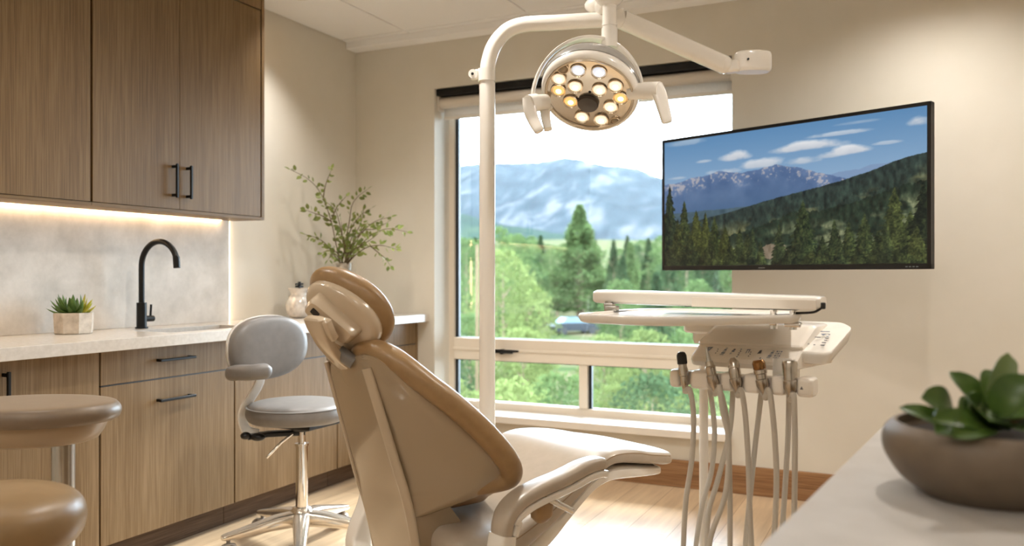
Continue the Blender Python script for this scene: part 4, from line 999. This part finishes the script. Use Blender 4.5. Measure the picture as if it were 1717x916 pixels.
pr = cat([(.001,0),(.074,0),(.086,.003),(.112,.022),(.130,.048),(.1355,.068),(.132,.086),(.120,.098)], 5) + [(.115,.097),(.116,.084),(.10,.066),(.001,.066)]
build('bowl', M().lathe(pr, 64, None, tuple(bb)), noisy('bowl_clay', (108,93,76), (98,84,69), nscale=20, rough=.55), pt)
build('soil', M().lathe([(.001,.084),(.05,.086),(.111,.080),(.111,.07),(.001,.07)], 40, None, tuple(bb)), noisy('potting_soil', (48,36,26), (30,22,16), nscale=80, rough=.95, bump=.6), pt)
def rleaf(base, tip, w, nrm, curl=.25, tipk=1.0):
    b = Vector(base); t = Vector(tip); ax = t-b; L = ax.length; d = ax.normalized(); n0 = Vector(nrm); n0 = (n0 - d*n0.dot(d)).normalized(); s = d.cross(n0); rows = []
    for i in range(11):
        k = i/10; ww = w*(math.sin(math.pi*min(1,k*.93+.05))**(.62*tipk)); ww = max(ww if k < .985 else 0, .001); cen = b + ax*k + n0*(curl*L*math.sin(math.pi*k)*.5)
        rows.append([cen + s*(ww*j) + n0*(abs(j)**1.6*ww*.28 - .0007) for j in (-1,-.66,-.33,0,.33,.66,1)] + [cen + s*(ww*j) + n0*(abs(j)**1.6*ww*.28 + .0007) for j in (1,.66,.33,0,-.33,-.66,-1)])
    return rows
GL = leafmat('plant_leaf', (62,90,36), (98,126,56), .3, .32, 14, .5); GL2 = leafmat('young_leaf', (104,124,72), (134,150,100), .25, .4, 14)
plants = [ # base px, tip px, depth offsets, half width, young
 ((1600,715,.02),(1545,668,-.03),.030,0),((1608,712,-.02),(1622,660,-.06),.026,0),((1595,722,.0),(1508,684,.02),.013,0),((1612,715,-.03),(1570,727,-.10),.028,0),
 ((1650,690,.03),(1592,624,.06),.018,0),((1662,690,.02),(1690,592,.02),.018,1),((1668,690,.0),(1664,622,.05),.024,0),((1668,695,-.02),(1745,640,-.04),.030,0),
 ((1640,720,-.03),(1660,705,-.10),.034,0),((1650,715,-.04),(1600,735,-.11),.022,0),((1680,715,-.04),(1730,700,-.09),.034,0),((1700,690,.05),(1755,660,.08),.028,0),
 ((1672,640,.03),(1697,600,.04),.014,1),((1620,716,.04),(1640,680,.09),.026,0),((1655,725,-.05),(1560,705,-.095),.016,0),((1690,720,-.05),(1740,728,-.10),.026,0),((1640,705,.03),(1626,690,-.02),.024,0)]
for bpx, tpx, w_, yg in plants:
    b = cw(bpx[0], bpx[1], DB+bpx[2]); t = cw(tpx[0], tpx[1], DB+tpx[2])
    nr = Vector((0,0,1))*.7 - FWD*.75
    build('leaf', M().loft(rleaf(b, t, w_, nr)), GL2 if yg else GL, pt, sharp=70)
m = M()
for a, b in (((1668,735,0),(1664,640,.02)), ((1610,735,0),(1600,700,.0)), ((1650,735,.0),(1652,690,.03)), ((1690,735,.02),(1690,690,.02))):
    p0 = cw(a[0],a[1],DB+a[2]); p1 = cw(b[0],b[1],DB+b[2]); m.tube([p0, p1], .003, 8)
build('stem', m, GL, pt)
# ================================================================ picture on the television
def fbm(shape, base, seed, octs=5, ax=1.0):
    rs = np.random.RandomState(seed); h, w = shape; out = np.zeros(shape); amp = 1; tot = 0
    for o in range(octs):
        gx = int(base*2**o)+2; gy = max(2, int(base*2**o*h/w*ax)+2); g = rs.rand(gy, gx)
        yy = np.linspace(0, gy-1.001, h); xx = np.linspace(0, gx-1.001, w); y0 = yy.astype(int); x0 = xx.astype(int); fy = (yy-y0)[:,None]; fx = (xx-x0)[None,:]
        fy = fy*fy*(3-2*fy); fx = fx*fx*(3-2*fx)
        a = g[y0][:,x0]; b = g[y0][:,x0+1]; c = g[y0+1][:,x0]; d = g[y0+1][:,x0+1]
        out += amp*((a*(1-fx)+b*fx)*(1-fy)+(c*(1-fx)+d*fx)*fy); tot += amp; amp *= .55
    return out/tot
NXP, NYP = 600, 320
px = np.linspace(0, 1, NXP)[None,:].repeat(NYP, 0); py = np.linspace(0, 1, NYP)[:,None].repeat(NXP, 1)   # py 0 at the top
def pt_(s): return s*6.468/(5+s*1.468)                      # image fraction -> true fraction
def line_(pts):
    xs_ = [pt_(p[0]) for p in pts]; return np.interp(px[0], xs_, [p[1] for p in pts])
def col(c): return np.array(c, float)
img = np.zeros((NYP, NXP, 3)); t = np.clip(py/.5, 0, 1)[...,None]
img[:] = col((92,138,182))*(1-t) + col((152,180,208))*t
cl = fbm((NYP,NXP), 7, 3, 6, 2.0)
for cx, cy, rx, ry, a in ((.27,.185,.075,.055,1),(.15,.19,.04,.02,.7),(.53,.175,.15,.05,1),(.70,.235,.08,.045,1),(.37,.26,.10,.05,.9),(.22,.285,.08,.035,.8),(.08,.03,.10,.035,.45),(.68,.11,.13,.022,.7),(.97,.10,.05,.055,.9),(.85,.21,.06,.018,.6),(.52,.27,.08,.04,.8),(.75,.05,.1,.016,.4),(.05,.30,.05,.015,.5),(.62,.25,.05,.035,.8)):
    cx = pt_(cx); d = ((px-cx)/rx)**2 + (np.where(py > cy, (py-cy)*1.9, (py-cy))/ry)**2
    msk = np.clip((1.05-d)*1.2 + (cl-.5)*3.4, 0, 1)*a; msk = np.where(d < 2.2, msk, 0)
    sh_ = np.clip(.5+(cy-py)/ry*.5+(cl-.5), 0, 1)[...,None]; cc3 = col((176,186,200))*(1-sh_) + col((226,228,232))*sh_
    img = img*(1-msk[...,None]) + cc3*msk[...,None]
def jag(seed, amp, base): 
    return (fbm((4,NXP), base, seed, 6)[1]-.5)*amp
far = line_([(0,.38),(.6,.40),(.66,.37),(.74,.365),(.78,.34),(1,.33)]) + jag(5,.02,12)
mk = py > far[None,:]; img[mk] = col((126,152,186))
ridge = line_([(0,.345),(.05,.335),(.10,.315),(.17,.30),(.205,.275),(.25,.295),(.29,.309),(.36,.298),(.40,.28),(.425,.265),(.455,.285),(.49,.305),(.55,.335),(.585,.362),(.64,.385),(.69,.415),(.8,.46),(1,.5)]) + jag(9,.03,22)
n1 = fbm((NYP,NXP), 14, 21, 6); n2 = fbm((NYP,NXP), 40, 22, 5)
mk = py > ridge[None,:]; dep = np.clip((py-ridge[None,:])/.28, 0, 1)[...,None]
base = col((92,116,156))*(1-dep) + col((76,104,140))*dep
base = base + ((n1-.5)*90)[...,None]*np.array([1,.9,.8])*(1-dep)
snow = np.clip(((n1*.6+.7*fbm((NYP,NXP), 110, 23, 3))-.69)*9, 0, 1)*np.clip((.11-(py-ridge[None,:]))*22, 0, 1)
base = base*(1-.75*snow[...,None]) + col((190,182,182))*.75*snow[...,None]
img = np.where(mk[...,None], base, img)
val = line_([(0,.58),(.1,.575),(.2,.57),(.35,.56),(1,.6)]) + jag(31,.01,20); mk = (py > val[None,:]); img[mk] = (col((70,92,104)) + ((n2-.5)*40)[...,None])[mk]
hill = line_([(0,.70),(.1,.66),(.18,.622),(.26,.59),(.42,.515),(.58,.463),(.69,.422),(.78,.383),(.86,.34),(.93,.312),(1,.296)]) + jag(41,.012,70)
mk = py > hill[None,:]; dd = (py-hill[None,:])
tex = fbm((NYP,NXP), 90, 43, 3, .55); big = fbm((NYP,NXP), 9, 44, 4, 2.2)
hb_ = col((40,54,52)) + ((tex-.5)*70)[...,None]*np.array([.8,1,.8]) + np.clip(dd*1.2,0,1)[...,None]*col((12,18,-6))
mead = np.clip((big-.52)*7, 0, 1)*np.clip((dd-.06)*8, 0, 1); hb_ = hb_*(1-mead[...,None]) + (col((112,112,78)) + ((tex-.5)*90)[...,None])*mead[...,None]
img = np.where(mk[...,None], hb_, img)
hill2 = line_([(0,.9),(.2,.80),(.35,.72),(.5,.62),(.6,.63),(.75,.565),(.9,.50),(1,.47)]) + jag(51,.05,90)
mk = (py > hill2[None,:]) & (px > .1); d2 = (py-hill2[None,:])
gb = col((32,46,36)) + ((tex-.5)*64)[...,None]*np.array([.8,1,.7]); mead = np.clip((big-.40)*6, 0, 1)*np.clip((d2-.05)*14, 0, 1)
gb = gb*(1-mead[...,None]) + (col((100,108,80)) + ((tex-.5)*120)[...,None]*np.array([1,.95,.8]))*mead[...,None]
img = np.where(mk[...,None], gb, img)
bare = (((px-pt_(.41))/.05)**2 + ((py-.90)/.05)**2) < 1+(n2-.5)*3; img = np.where(bare[...,None], col((128,114,96)) + ((tex-.5)*50)[...,None], img)
rs = np.random.RandomState(77)
fin = fbm((NYP,NXP), 200, 78, 2, 1.0)
def conifer(cx, top, bot, w, c):
    global img
    h = (py-top)/(bot-top); u = (px-cx)
    saw = .62+.38*((h*13) % 1.0); wd = w*np.clip(h, 0, 1)**.85*saw*(.65+.7*fbm((NYP,NXP), 60, rs.randint(9999), 2, 1.0))
    mk = (np.abs(u) < wd) & (h > 0) & (h < 1.1)
    lightf = np.clip(.75 + u/w*.35, .45, 1.2)
    cc = (col(c)[None,None,:]*1.22 + ((tex+fin-1.0)*95)[...,None]*np.array([1,1,.5]))*lightf[...,None]
    img = np.where(mk[...,None], cc, img)
for cx, top, w, c in [(.02,.345,.075,(36,50,34)),(.075,.48,.07,(46,58,34)),(.12,.56,.075,(62,70,34)),(.155,.58,.06,(58,66,32)),(.19,.62,.06,(48,60,32)),(.23,.70,.06,(62,70,34)),(.05,.62,.06,(52,60,32)),(.285,.72,.05,(44,56,34)),(.315,.76,.05,(52,62,36)),(.335,.72,.035,(40,54,36)),(.365,.82,.035,(52,64,38)),(.435,.70,.05,(46,58,38)),(.525,.545,.085,(44,58,36)),(.60,.80,.05,(50,62,38)),(.645,.69,.05,(48,62,38)),(.70,.71,.055,(56,68,40)),(.665,.80,.04,(40,52,34)),(.76,.66,.065,(52,64,38)),(.81,.78,.06,(44,56,34)),(.875,.50,.085,(66,76,42)),(.84,.72,.05,(50,62,38)),(.935,.66,.07,(58,70,40)),(.985,.47,.08,(30,42,30)),(.96,.76,.06,(60,68,38)),(.25,.84,.06,(44,54,30)),(.10,.78,.09,(42,52,30)),(.17,.82,.08,(50,58,32)),(.47,.88,.07,(40,50,32)),(.56,.9,.08,(48,58,34)),(.9,.9,.1,(44,54,32)),(.02,.85,.08,(38,46,28))]:
    conifer(pt_(cx), top, 1.04, w, c)
img = np.clip(img, 0, 255)/255.0
lin_ = np.where(img <= .04045, img/12.92, ((img+.055)/1.055)**2.4)
sx_n, sz_n = NXP, NYP
xa_ = np.linspace(bz-.001, TW-bz+.001, NXP); za_ = np.linspace(TZ1-bz+.001, TZ0+.023, NYP)
off = wloc(tv)
vv = np.zeros((NYP, NXP, 3))
for k in range(3): vv[..., k] = T0[k] + tx_[k]*xa_[None,:] + tn[k]*.0012 + (za_[:,None] if k == 2 else 0) - off[k]
idx = np.arange(NXP*NYP).reshape(NYP, NXP)
fc_ = np.stack([idx[1:,:-1], idx[1:,1:], idx[:-1,1:], idx[:-1,:-1]], -1).reshape(-1, 4)
me = bpy.data.meshes.new('screen'); me.vertices.add(NXP*NYP); me.vertices.foreach_set('co', vv.reshape(-1))
me.loops.add(fc_.size); me.loops.foreach_set('vertex_index', fc_.reshape(-1).astype(np.int32)); me.polygons.add(len(fc_))
me.polygons.foreach_set('loop_start', (np.arange(len(fc_))*4).astype(np.int32)); me.polygons.foreach_set('loop_total', np.full(len(fc_), 4, np.int32)); me.update(calc_edges=True); me.validate()
ca = me.color_attributes.new('picture', 'FLOAT_COLOR', 'POINT'); rgba = np.ones((NXP*NYP, 4), np.float32); rgba[:, :3] = lin_.reshape(-1, 3); ca.data.foreach_set('color', rgba.reshape(-1))
sm = bpy.data.materials.new('screen_picture'); sm.use_nodes = True; nt = sm.node_tree; b = nt.nodes['Principled BSDF']
at = nt.nodes.new('ShaderNodeAttribute'); at.attribute_name = 'picture'
b.inputs['Base Color'].default_value = (.01,.01,.01,1); b.inputs['Roughness'].default_value = .32; b.inputs['Specular IOR Level'].default_value = .25
nt.links.new(at.outputs['Color'], b.inputs['Emission Color']); b.inputs['Emission Strength'].default_value = .95/2**EXPO
me.materials.append(sm); so_ = bpy.data.objects.new('screen', me); COL.objects.link(so_); so_.parent = tv
# ================================================================ outside
GZ = -4.0
gm = noisy('outdoor_ground', (46,60,36), (84,78,60), nscale=.35, spec=0, rough=.95, detail=8, lo=.35, hi=.65)
m = M(); gv = []; nn = 40
for j in range(nn+1):
    for i in range(nn+1):
        d = 6 + 400*(j/nn)**1.8; la = (-.45 + .95*i/nn)*d*1.3 - 6 + 12*i/nn; p = RGT*la + FWD*d
        z = GZ + max(0, (d-70)/330)**1.3*22 + noise.noise(Vector((p.x*.03, p.y*.03, 0)))*(.4 if d > 12 else 0)*min(3, d/40)
        gv.append((p.x, p.y, z))
m.add(gv, [(j*(nn+1)+i, j*(nn+1)+i+1, (j+1)*(nn+1)+i+1, (j+1)*(nn+1)+i) for j in range(nn) for i in range(nn)])
def ground_z(p):
    d = p.dot(FWD); return GZ + max(0, (d-70)/330)**1.3*22 + noise.noise(Vector((p.x*.03, p.y*.03, 0)))*(.4 if d > 12 else 0)*min(3, max(0,d)/40)
g = struct('ground', m, gm)
# mountains
def mountain(name, D, depth, prof, seed, amp, matl, nx=170, ny=44, base=0):
    """ridge with profile given as (pixel u, pixel v of the crest); rises from the near foot to the crest and falls behind it"""
    us = np.linspace(prof[0][0], prof[-1][0], nx); vs_ = np.interp(us, [p[0] for p in prof], [p[1] for p in prof]); V = []
    for j in range(ny):
        t = j/(ny-1)
        for i in range(nx):
            hz = CAM_Z - (vs_[i]-HOR)/FPX*D
            k = (min(1, t/.72))**.85 if t < .72 else 1-(t-.72)/.28*.5
            dd_ = D - depth*(1 - t/.72) if t < .72 else D + depth*(t-.72)
            p = RGT*((us[i]-W/2)/FPX*D) + FWD*dd_
            s = 1/(D*.10)
            rg_ = noise.multi_fractal(Vector((p.x*s*1.1+seed, p.y*s*.55, seed)), 1.0, 2.1, 6)
            rid = 1-abs(noise.noise(Vector((p.x*s*1.6+seed*2, p.y*s*.5, 3))))*2
            V.append((p.x, p.y, base + (hz-base)*k + (rg_-1.0)*amp*math.sin(math.pi*min(1, t/.74))*1.0 + rid*amp*.6*math.sin(math.pi*min(1, t/.76))*k + noise.noise(Vector((i*.5, seed, 0)))*amp*.05*k))
    mm = M(); mm.add(V, [(j*nx+i, j*nx+i+1, (j+1)*nx+i+1, (j+1)*nx+i) for j in range(ny-1) for i in range(nx-1)])
    return struct(name, mm, matl)
def rockmat(name, c1, c2, c3, ns, lo=.4, hi=.62):
    m = noisy(name, c1, c2, (1,.22,.7), 10, .95, lo, hi, nscale=ns, spec=0, c3=c3, nrough=.62); return m
mountain('mountain_far', 1500, 620, [(560,330),(660,305),(720,290),(765,282),(800,277),(860,276),(900,272),(925,268),(948,265),(968,268),(990,276),(1020,281),(1060,285),(1095,297),(1140,318),(1220,340),(1320,370),(1440,400)], 3.7, 34, rockmat('rock_forest', (20,28,32), (66,65,67), (30,39,43), .034, .42, .64), 260, 80)
mountain('mountain_near', 800, 260, [(520,300),(640,320),(720,345),(770,360),(830,372),(900,385),(960,400),(1040,418),(1120,425),(1240,430),(1380,420)], 8.2, 12, rockmat('forest_slope', (20,32,26), (46,56,40), (28,42,32), .02, .4, .66), 150, 30)
# haze: a thin, even layer of scattering air over the valley
hz_ = bpy.data.materials.new('valley_haze'); hz_.use_nodes = True; nt = hz_.node_tree; nt.nodes.clear()
o = nt.nodes.new('ShaderNodeOutputMaterial'); v = nt.nodes.new('ShaderNodeVolumeScatter'); v.inputs['Color'].default_value = (.80,.89,1.0,1); v.inputs['Density'].default_value = HAZE; v.inputs['Anisotropy'].default_value = .25
nt.links.new(v.outputs['Volume'], o.inputs['Volume'])
m = M(); m.loft([[RGT*a*k + FWD*d + Vector((0,0,z)) for a, d, k in ((-1,128,110),(1,128,110),(1,1450,900),(-1,1450,900))] for z in (-5.5, 330)])
hzo = build('valley_haze', m, hz_); hzo['kind'] = 'stuff'; hzo['category'] = 'haze'; hzo['label'] = 'pale haze lying over the valley outside'
# parked car among the trees
cp_ = cw(962, HOR, 72); cz = ground_z(cp_)
car = thing('car', 'dark parked car half hidden among the trees outside the window', 'car', (cp_.x, cp_.y, cz))
car.location.z = cz; RC = Matrix.Translation(Vector((cp_.x, cp_.y, cz))) @ Matrix.Rotation(YAW+R(20), 4, 'Z')
def prof_ring(y, k, P_): return [RC @ Vector((x*k, y, z)) for x, z in P_]
body = [(-2.1,.35),(-2.15,.7),(-1.9,.9),(-1.2,1.0),(1.0,.98),(1.9,.85),(2.15,.7),(2.15,.4),(1.9,.3),(-1.9,.3)]
build('car_body', M().loft([prof_ring(y, k, body) for y, k in ((-.85,.95),(-.8,1),(.8,1),(.85,.95))]), mat('car_paint', (30,35,42), .25, .3), car)
cab = [(-1.45,.96),(-.9,1.42),(.35,1.45),(1.1,.97)]
build('car_glass', M().loft([prof_ring(y, k, cab) for y, k in ((-.74,1),(-.62,.93),(.62,.93),(.74,1))][0:4]), mat('car_window', (120,140,156), .08, .4), car)
for x in (-1.3,1.35):
    for y in (-.8,.8): build('wheel', M().cyl(RC @ Vector((x,y-.1,.32)), RC @ Vector((x,y+.1,.32)), .32, 20), BLACKP, car)
# trees
LEAFA = leafmat('tree_leaf_fresh', (80,90,52), (106,116,70), .36, .6, .9, 0)
LEAFB = leafmat('tree_leaf_mid', (62,78,48), (86,102,62), .36, .6, .9, 0)
LEAFC = leafmat('tree_leaf_deep', (42,57,38), (62,78,52), .32, .6, .9, 0)
BARK = mat('bark', (112,94,74), .9)
def crown(kind, rnd, n):
    """many small leaf clusters gathered on boughs; unit tree of height 1"""
    mm = M()
    for _ in range(n):
        if kind == 'tall':
            z = .12+.88*rnd.random()**1.15; rmax = .29*(1-((z-.12)/.9))**1.0*(1+.22*math.sin(z*34))+.006
        elif kind == 'conifer':
            z = .1+.9*rnd.random()**1.4; rmax = .19*(1-(z-.1)/.92)*(.72+.28*((z*11) % 1.0))+.006
        else:
            z = .18+.82*rnd.random(); q = (z-.59)/.42; rmax = .34*math.sqrt(max(.02, 1-q*q))
        a = rnd.random()*2*math.pi; f = .35+.65*rnd.random()**.5
        bump = .78+.22*math.sin(a*3+z*17)*math.sin(a*5-z*11); r = rmax*f*bump
        c = Vector((r*math.cos(a), r*math.sin(a), z + rnd.uniform(-.015,.015)))
        s = rnd.uniform(.008,.018)*(1.0 if kind != 'conifer' else .8)
        d = Vector((rnd.uniform(-1,1), rnd.uniform(-1,1), rnd.uniform(-.8,.6))).normalized(); u = d.cross(Vector((rnd.uniform(-1,1), rnd.uniform(-1,1), rnd.uniform(-1,1)))).normalized(); w = d.cross(u)
        mm.add([c-d*s, c+u*s*.55+w*s*.2, c+d*s, c-u*s*.55+w*s*.2], [(0,1,2),(0,2,3)])
    return mm
def proto(name, kind, leafm, seed, n=2600):
    rnd = random.Random(seed); t = bpy.data.objects.new(name, None)
    mk_ = M(); mk_.tube([(0,0,-.05),(.004,.002,.3),(0,.004,.62),(0,0,.9)], [.022,.016,.009,.002], 8)
    for k in range(9):
        a = k*2.4; z = .28+.06*k; mk_.tube([(0,0,z),(.06*math.cos(a),.06*math.sin(a),z+.07)], [.007,.002], 5)
    return kind, mk_, crown(kind, rnd, n), leafm, name
def mesh_of(mb, name, ml):
    me = bpy.data.meshes.new(name); me.from_pydata([tuple(v) for v in mb.v], [], mb.f); me.materials.append(ml); me.update(); return me
PR = {}
for key, nm, kind, lm, sd in (('A','leafy_tree','round',LEAFA,1),('B','leafy_tree','round',LEAFB,2),('C','leafy_tree','round',LEAFC,7),('T','leafy_tree','tall',LEAFB,3),('F','conifer_tree','conifer',LEAFC,4),('G','leafy_tree','tall',LEAFC,5)):
    k_, tk, cr_, lm, nm = proto(nm, kind, lm, sd, 8500 if key == 'T' else 4600)
    PR[key] = (nm, mesh_of(tk, 'trunk', BARK), mesh_of(cr_, 'foliage', lm))
placed = [(cp_.x, cp_.y, 2.4)]
def tree(key, u, vtop, d, wide=1.0, rot=0, label=None, group=None):
    nm, tk, cr_ = PR[key]; rr0 = {'T': .2, 'G': .24, 'F': .19}.get(key, .31); done = False
    for wk in (1, .8, .64):
        for f in (1, 1.07, .94, 1.15, .88, 1.24, .82):
            dd = d*f
            if dd > 122 or dd < 11: continue
            p = cw(u, HOR, dd); gz = ground_z(p); h = CAM_Z-(vtop-HOR)/FPX*dd - gz; r_ = rr0*h*wide*wk
            if all((p.x-q[0])**2+(p.y-q[1])**2 > (.92*(r_+q[2]))**2 for q in placed): done = True; break
        if done: break
    if not done: return
    placed.append((p.x, p.y, r_)); wide *= wk
    t = thing(nm, label, 'tree', (p.x, p.y, gz), group); t.rotation_euler = (0,0,rot); t.scale = (h*wide, h*wide, h)
    for n_, me_ in (('trunk', tk), ('foliage', cr_)):
        o = bpy.data.objects.new(n_, me_); COL.objects.link(o); o.parent = t
tree('T', 972, 346, 82, 1.6, .4, 'tallest pointed green tree rising in front of the mountain in the window')
rt = random.Random(21)
GR_L = 'blurred light green leafy tree outside the window'; GR_D = 'blurred deep green leafy tree outside the window'; GR_F = 'blurred narrow conifer outside the window'
def lab(key): return {'A': (GR_L, 'light green trees outside the window'), 'B': (GR_L, 'light green trees outside the window'), 'C': (GR_D, 'deep green trees outside the window'), 'G': (GR_D, 'deep green trees outside the window'), 'F': (GR_F, 'conifers outside the window'), 'T': (GR_L, 'light green trees outside the window')}[key]
spots = [ # key, u, v top, depth, width
 ('A',748,640,13,.9),('A',852,640,12.5,.9),('B',940,628,13,.9),('A',1030,650,12.5,.9),('C',1090,632,13.5,.9),('A',1165,640,13,.9),('B',1250,620,13,.9),('A',690,630,13,.9),
 ('C',712,520,19,.9),('B',790,530,19,.85),('A',880,556,20,.9),('A',1010,562,21,.9),('A',1085,552,20,.85),('B',1150,560,19,.9),('C',1215,530,20,.9),('A',1290,540,20,.9),
 ('B',735,436,28,.8),('A',845,420,27,.8),('A',885,470,30,.8),('B',1040,470,30,.7),('G',1100,462,29,.8),('B',1165,468,30,.8),('G',1200,440,31,.7),('G',1290,430,30,.8),('C',690,440,30,.8),
 ('G',885,455,36,.75),('T',1060,412,42,.7),('G',1042,430,40,.7),('B',780,398,46,.8),('B',830,388,52,.75),('B',868,392,55,.8),('G',1120,412,48,.7),('G',1180,405,50,.7),('T',720,400,48,.7),
 ('F',765,392,75,.8),('F',800,398,80,.8),('B',885,400,82,.9),('F',905,395,95,.9),('B',925,408,90,1.0),('F',1030,405,80,.8),('F',1055,400,95,.8),('F',1085,398,85,.9),('B',1110,402,92,1.0),('F',1150,400,85,.9),('F',1200,404,90,.9),('F',845,395,110,.9),('B',740,398,105,1.0),('F',1000,404,110,.9)]
for q in range(26):
    spots.append((('B','G','B','C')[q % 4], 700+24*q+rt.uniform(-10,10), 405+rt.uniform(-6,10), 58+rt.uniform(0,60), 1.25))
spots = [s_ for s_ in spots if not (908 < s_[1] < 1016 and 22 < s_[3] < 84)]
for i, (k_, u, v_, d, w_) in enumerate(spots):
    w_ = w_*(1.7 if k_ == 'F' else 1.25 if k_ in 'GT' else 1)
    l_, g_ = lab(k_); tree(k_, u + rt.uniform(-4,4), v_ + rt.uniform(-5,5), d, w_, rt.random()*6.28, l_, g_)
up_ = cw(800, 560, 17); uz = ground_z(up_)
m = M(); m.tube([(up_.x, up_.y, uz-.2), (up_.x, up_.y, CAM_Z+.62)], [.036,.03], 14); tag(build('wooden_post', m, mat('post_wood', (84,66,40), .8), origin=(up_.x, up_.y, uz)), 'slim pale wooden post outside the window beside the light pole', 'post')
# ================================================================ light and camera
w = bpy.data.worlds.new('World'); scene.world = w; w.use_nodes = True; bg = w.node_tree.nodes['Background']; bg.inputs['Color'].default_value = (.72,.86,1.0,1); bg.inputs['Strength'].default_value = SKY
s = bpy.data.lights.new('sun', 'SUN'); s.energy = SUN; s.angle = R(12); s.color = (1,.99,.97); so2 = bpy.data.objects.new('sun', s); COL.objects.link(so2)
sd_ = Vector((SUNX, -1.0, -SUNZ)).normalized(); so2.rotation_euler = sd_.to_track_quat('-Z', 'Y').to_euler(); so2.location = (0, 12, 12)
pl_ = bpy.data.lights.new('window_portal', 'AREA'); pl_.shape = 'RECTANGLE'; pl_.size = WX1-WX0; pl_.size_y = WZ1-WZ0; pl_.energy = 1; pl_.cycles.is_portal = True
po = bpy.data.objects.new('window_portal', pl_); COL.objects.link(po); po.location = ((WX0+WX1)/2, YW+.16, (WZ0+WZ1)/2); po.rotation_euler = (R(-90), 0, 0)
downlight(-2.88, 3.47, DLP*.6, 104, .9, 'recessed ceiling light by the corner of the left wall')
downlight(.14, 3.85, DLP*.8, 150, 1.0, 'recessed ceiling light in front of the television wall')
for x, y, k_, l_ in ((-1.53, 2.43, 1, 'recessed ceiling light above the dental chair'), (.1, 2.2, .8, 'recessed ceiling light above the near counter'), (.95, 3.3, .7, 'recessed ceiling light near the right wall'), (-1.75, 3.7, .8, 'recessed ceiling light in front of the window'), (-2.3, 1.2, .5, 'recessed ceiling light above the left worktop')):
    downlight(x, y, DLP*k_, 150, 1.0, l_)
# added ceiling panels, unseen behind the camera, for frontal fill light
for x, y in ((-1.53, -.9), (.07, -.9)):
    t = thing('fill_light_panel', 'added flat white ceiling fill light, unseen behind the camera', 'ceiling light', (x, y, ZC), 'added ceiling fill panels')
    m = M(); ring_ = [(-.32,-.32),(.32,-.32),(.32,.32),(-.32,.32)]
    m.loft([[(x+a*k, y+b_*k, ZC+z) for a, b_ in ring_] for k, z in ((1,-.001),(1,-.012),(.94,-.012),(.94,-.004))], False); build('panel_frame', m, WHITEP, t)
    build('panel_diffuser', M().span((x-.302,y-.302,ZC-.008), (x+.302,y+.302,ZC-.003)), mat('panel_glow', (255,244,228), .5, emit=(255,249,241), estr=FILL_PANEL), t)
cam = bpy.data.cameras.new('camera'); co_ = bpy.data.objects.new('camera', cam); COL.objects.link(co_); scene.camera = co_
co_.location = (0, 0, CAM_Z); co_.rotation_euler = (R(90), 0, YAW); cam.sensor_width = 36; cam.lens = FPX/W*36; cam.clip_start = .05; cam.clip_end = 4000
cam.shift_y = (HOR-H/2)/W
cam.dof.use_dof = True; cam.dof.focus_distance = 2.6; cam.dof.aperture_fstop = 2.6
vs_ = scene.view_settings; vs_.view_transform = 'Standard'; vs_.look = 'None'; vs_.gamma = 1; vs_.use_curve_mapping = False; vs_.exposure = EXPO
scene.display_settings.display_device = 'sRGB'
cy = scene.cycles; cy.use_denoising = True; cy.max_bounces = 10; cy.diffuse_bounces = 5; cy.glossy_bounces = 5; cy.transparent_max_bounces = 16; cy.volume_bounces = 0; cy.sample_clamp_indirect = 6; cy.caustics_reflective = False; cy.caustics_refractive = False
try: cy.denoiser = 'OPENIMAGEDENOISE'
except Exception: pass
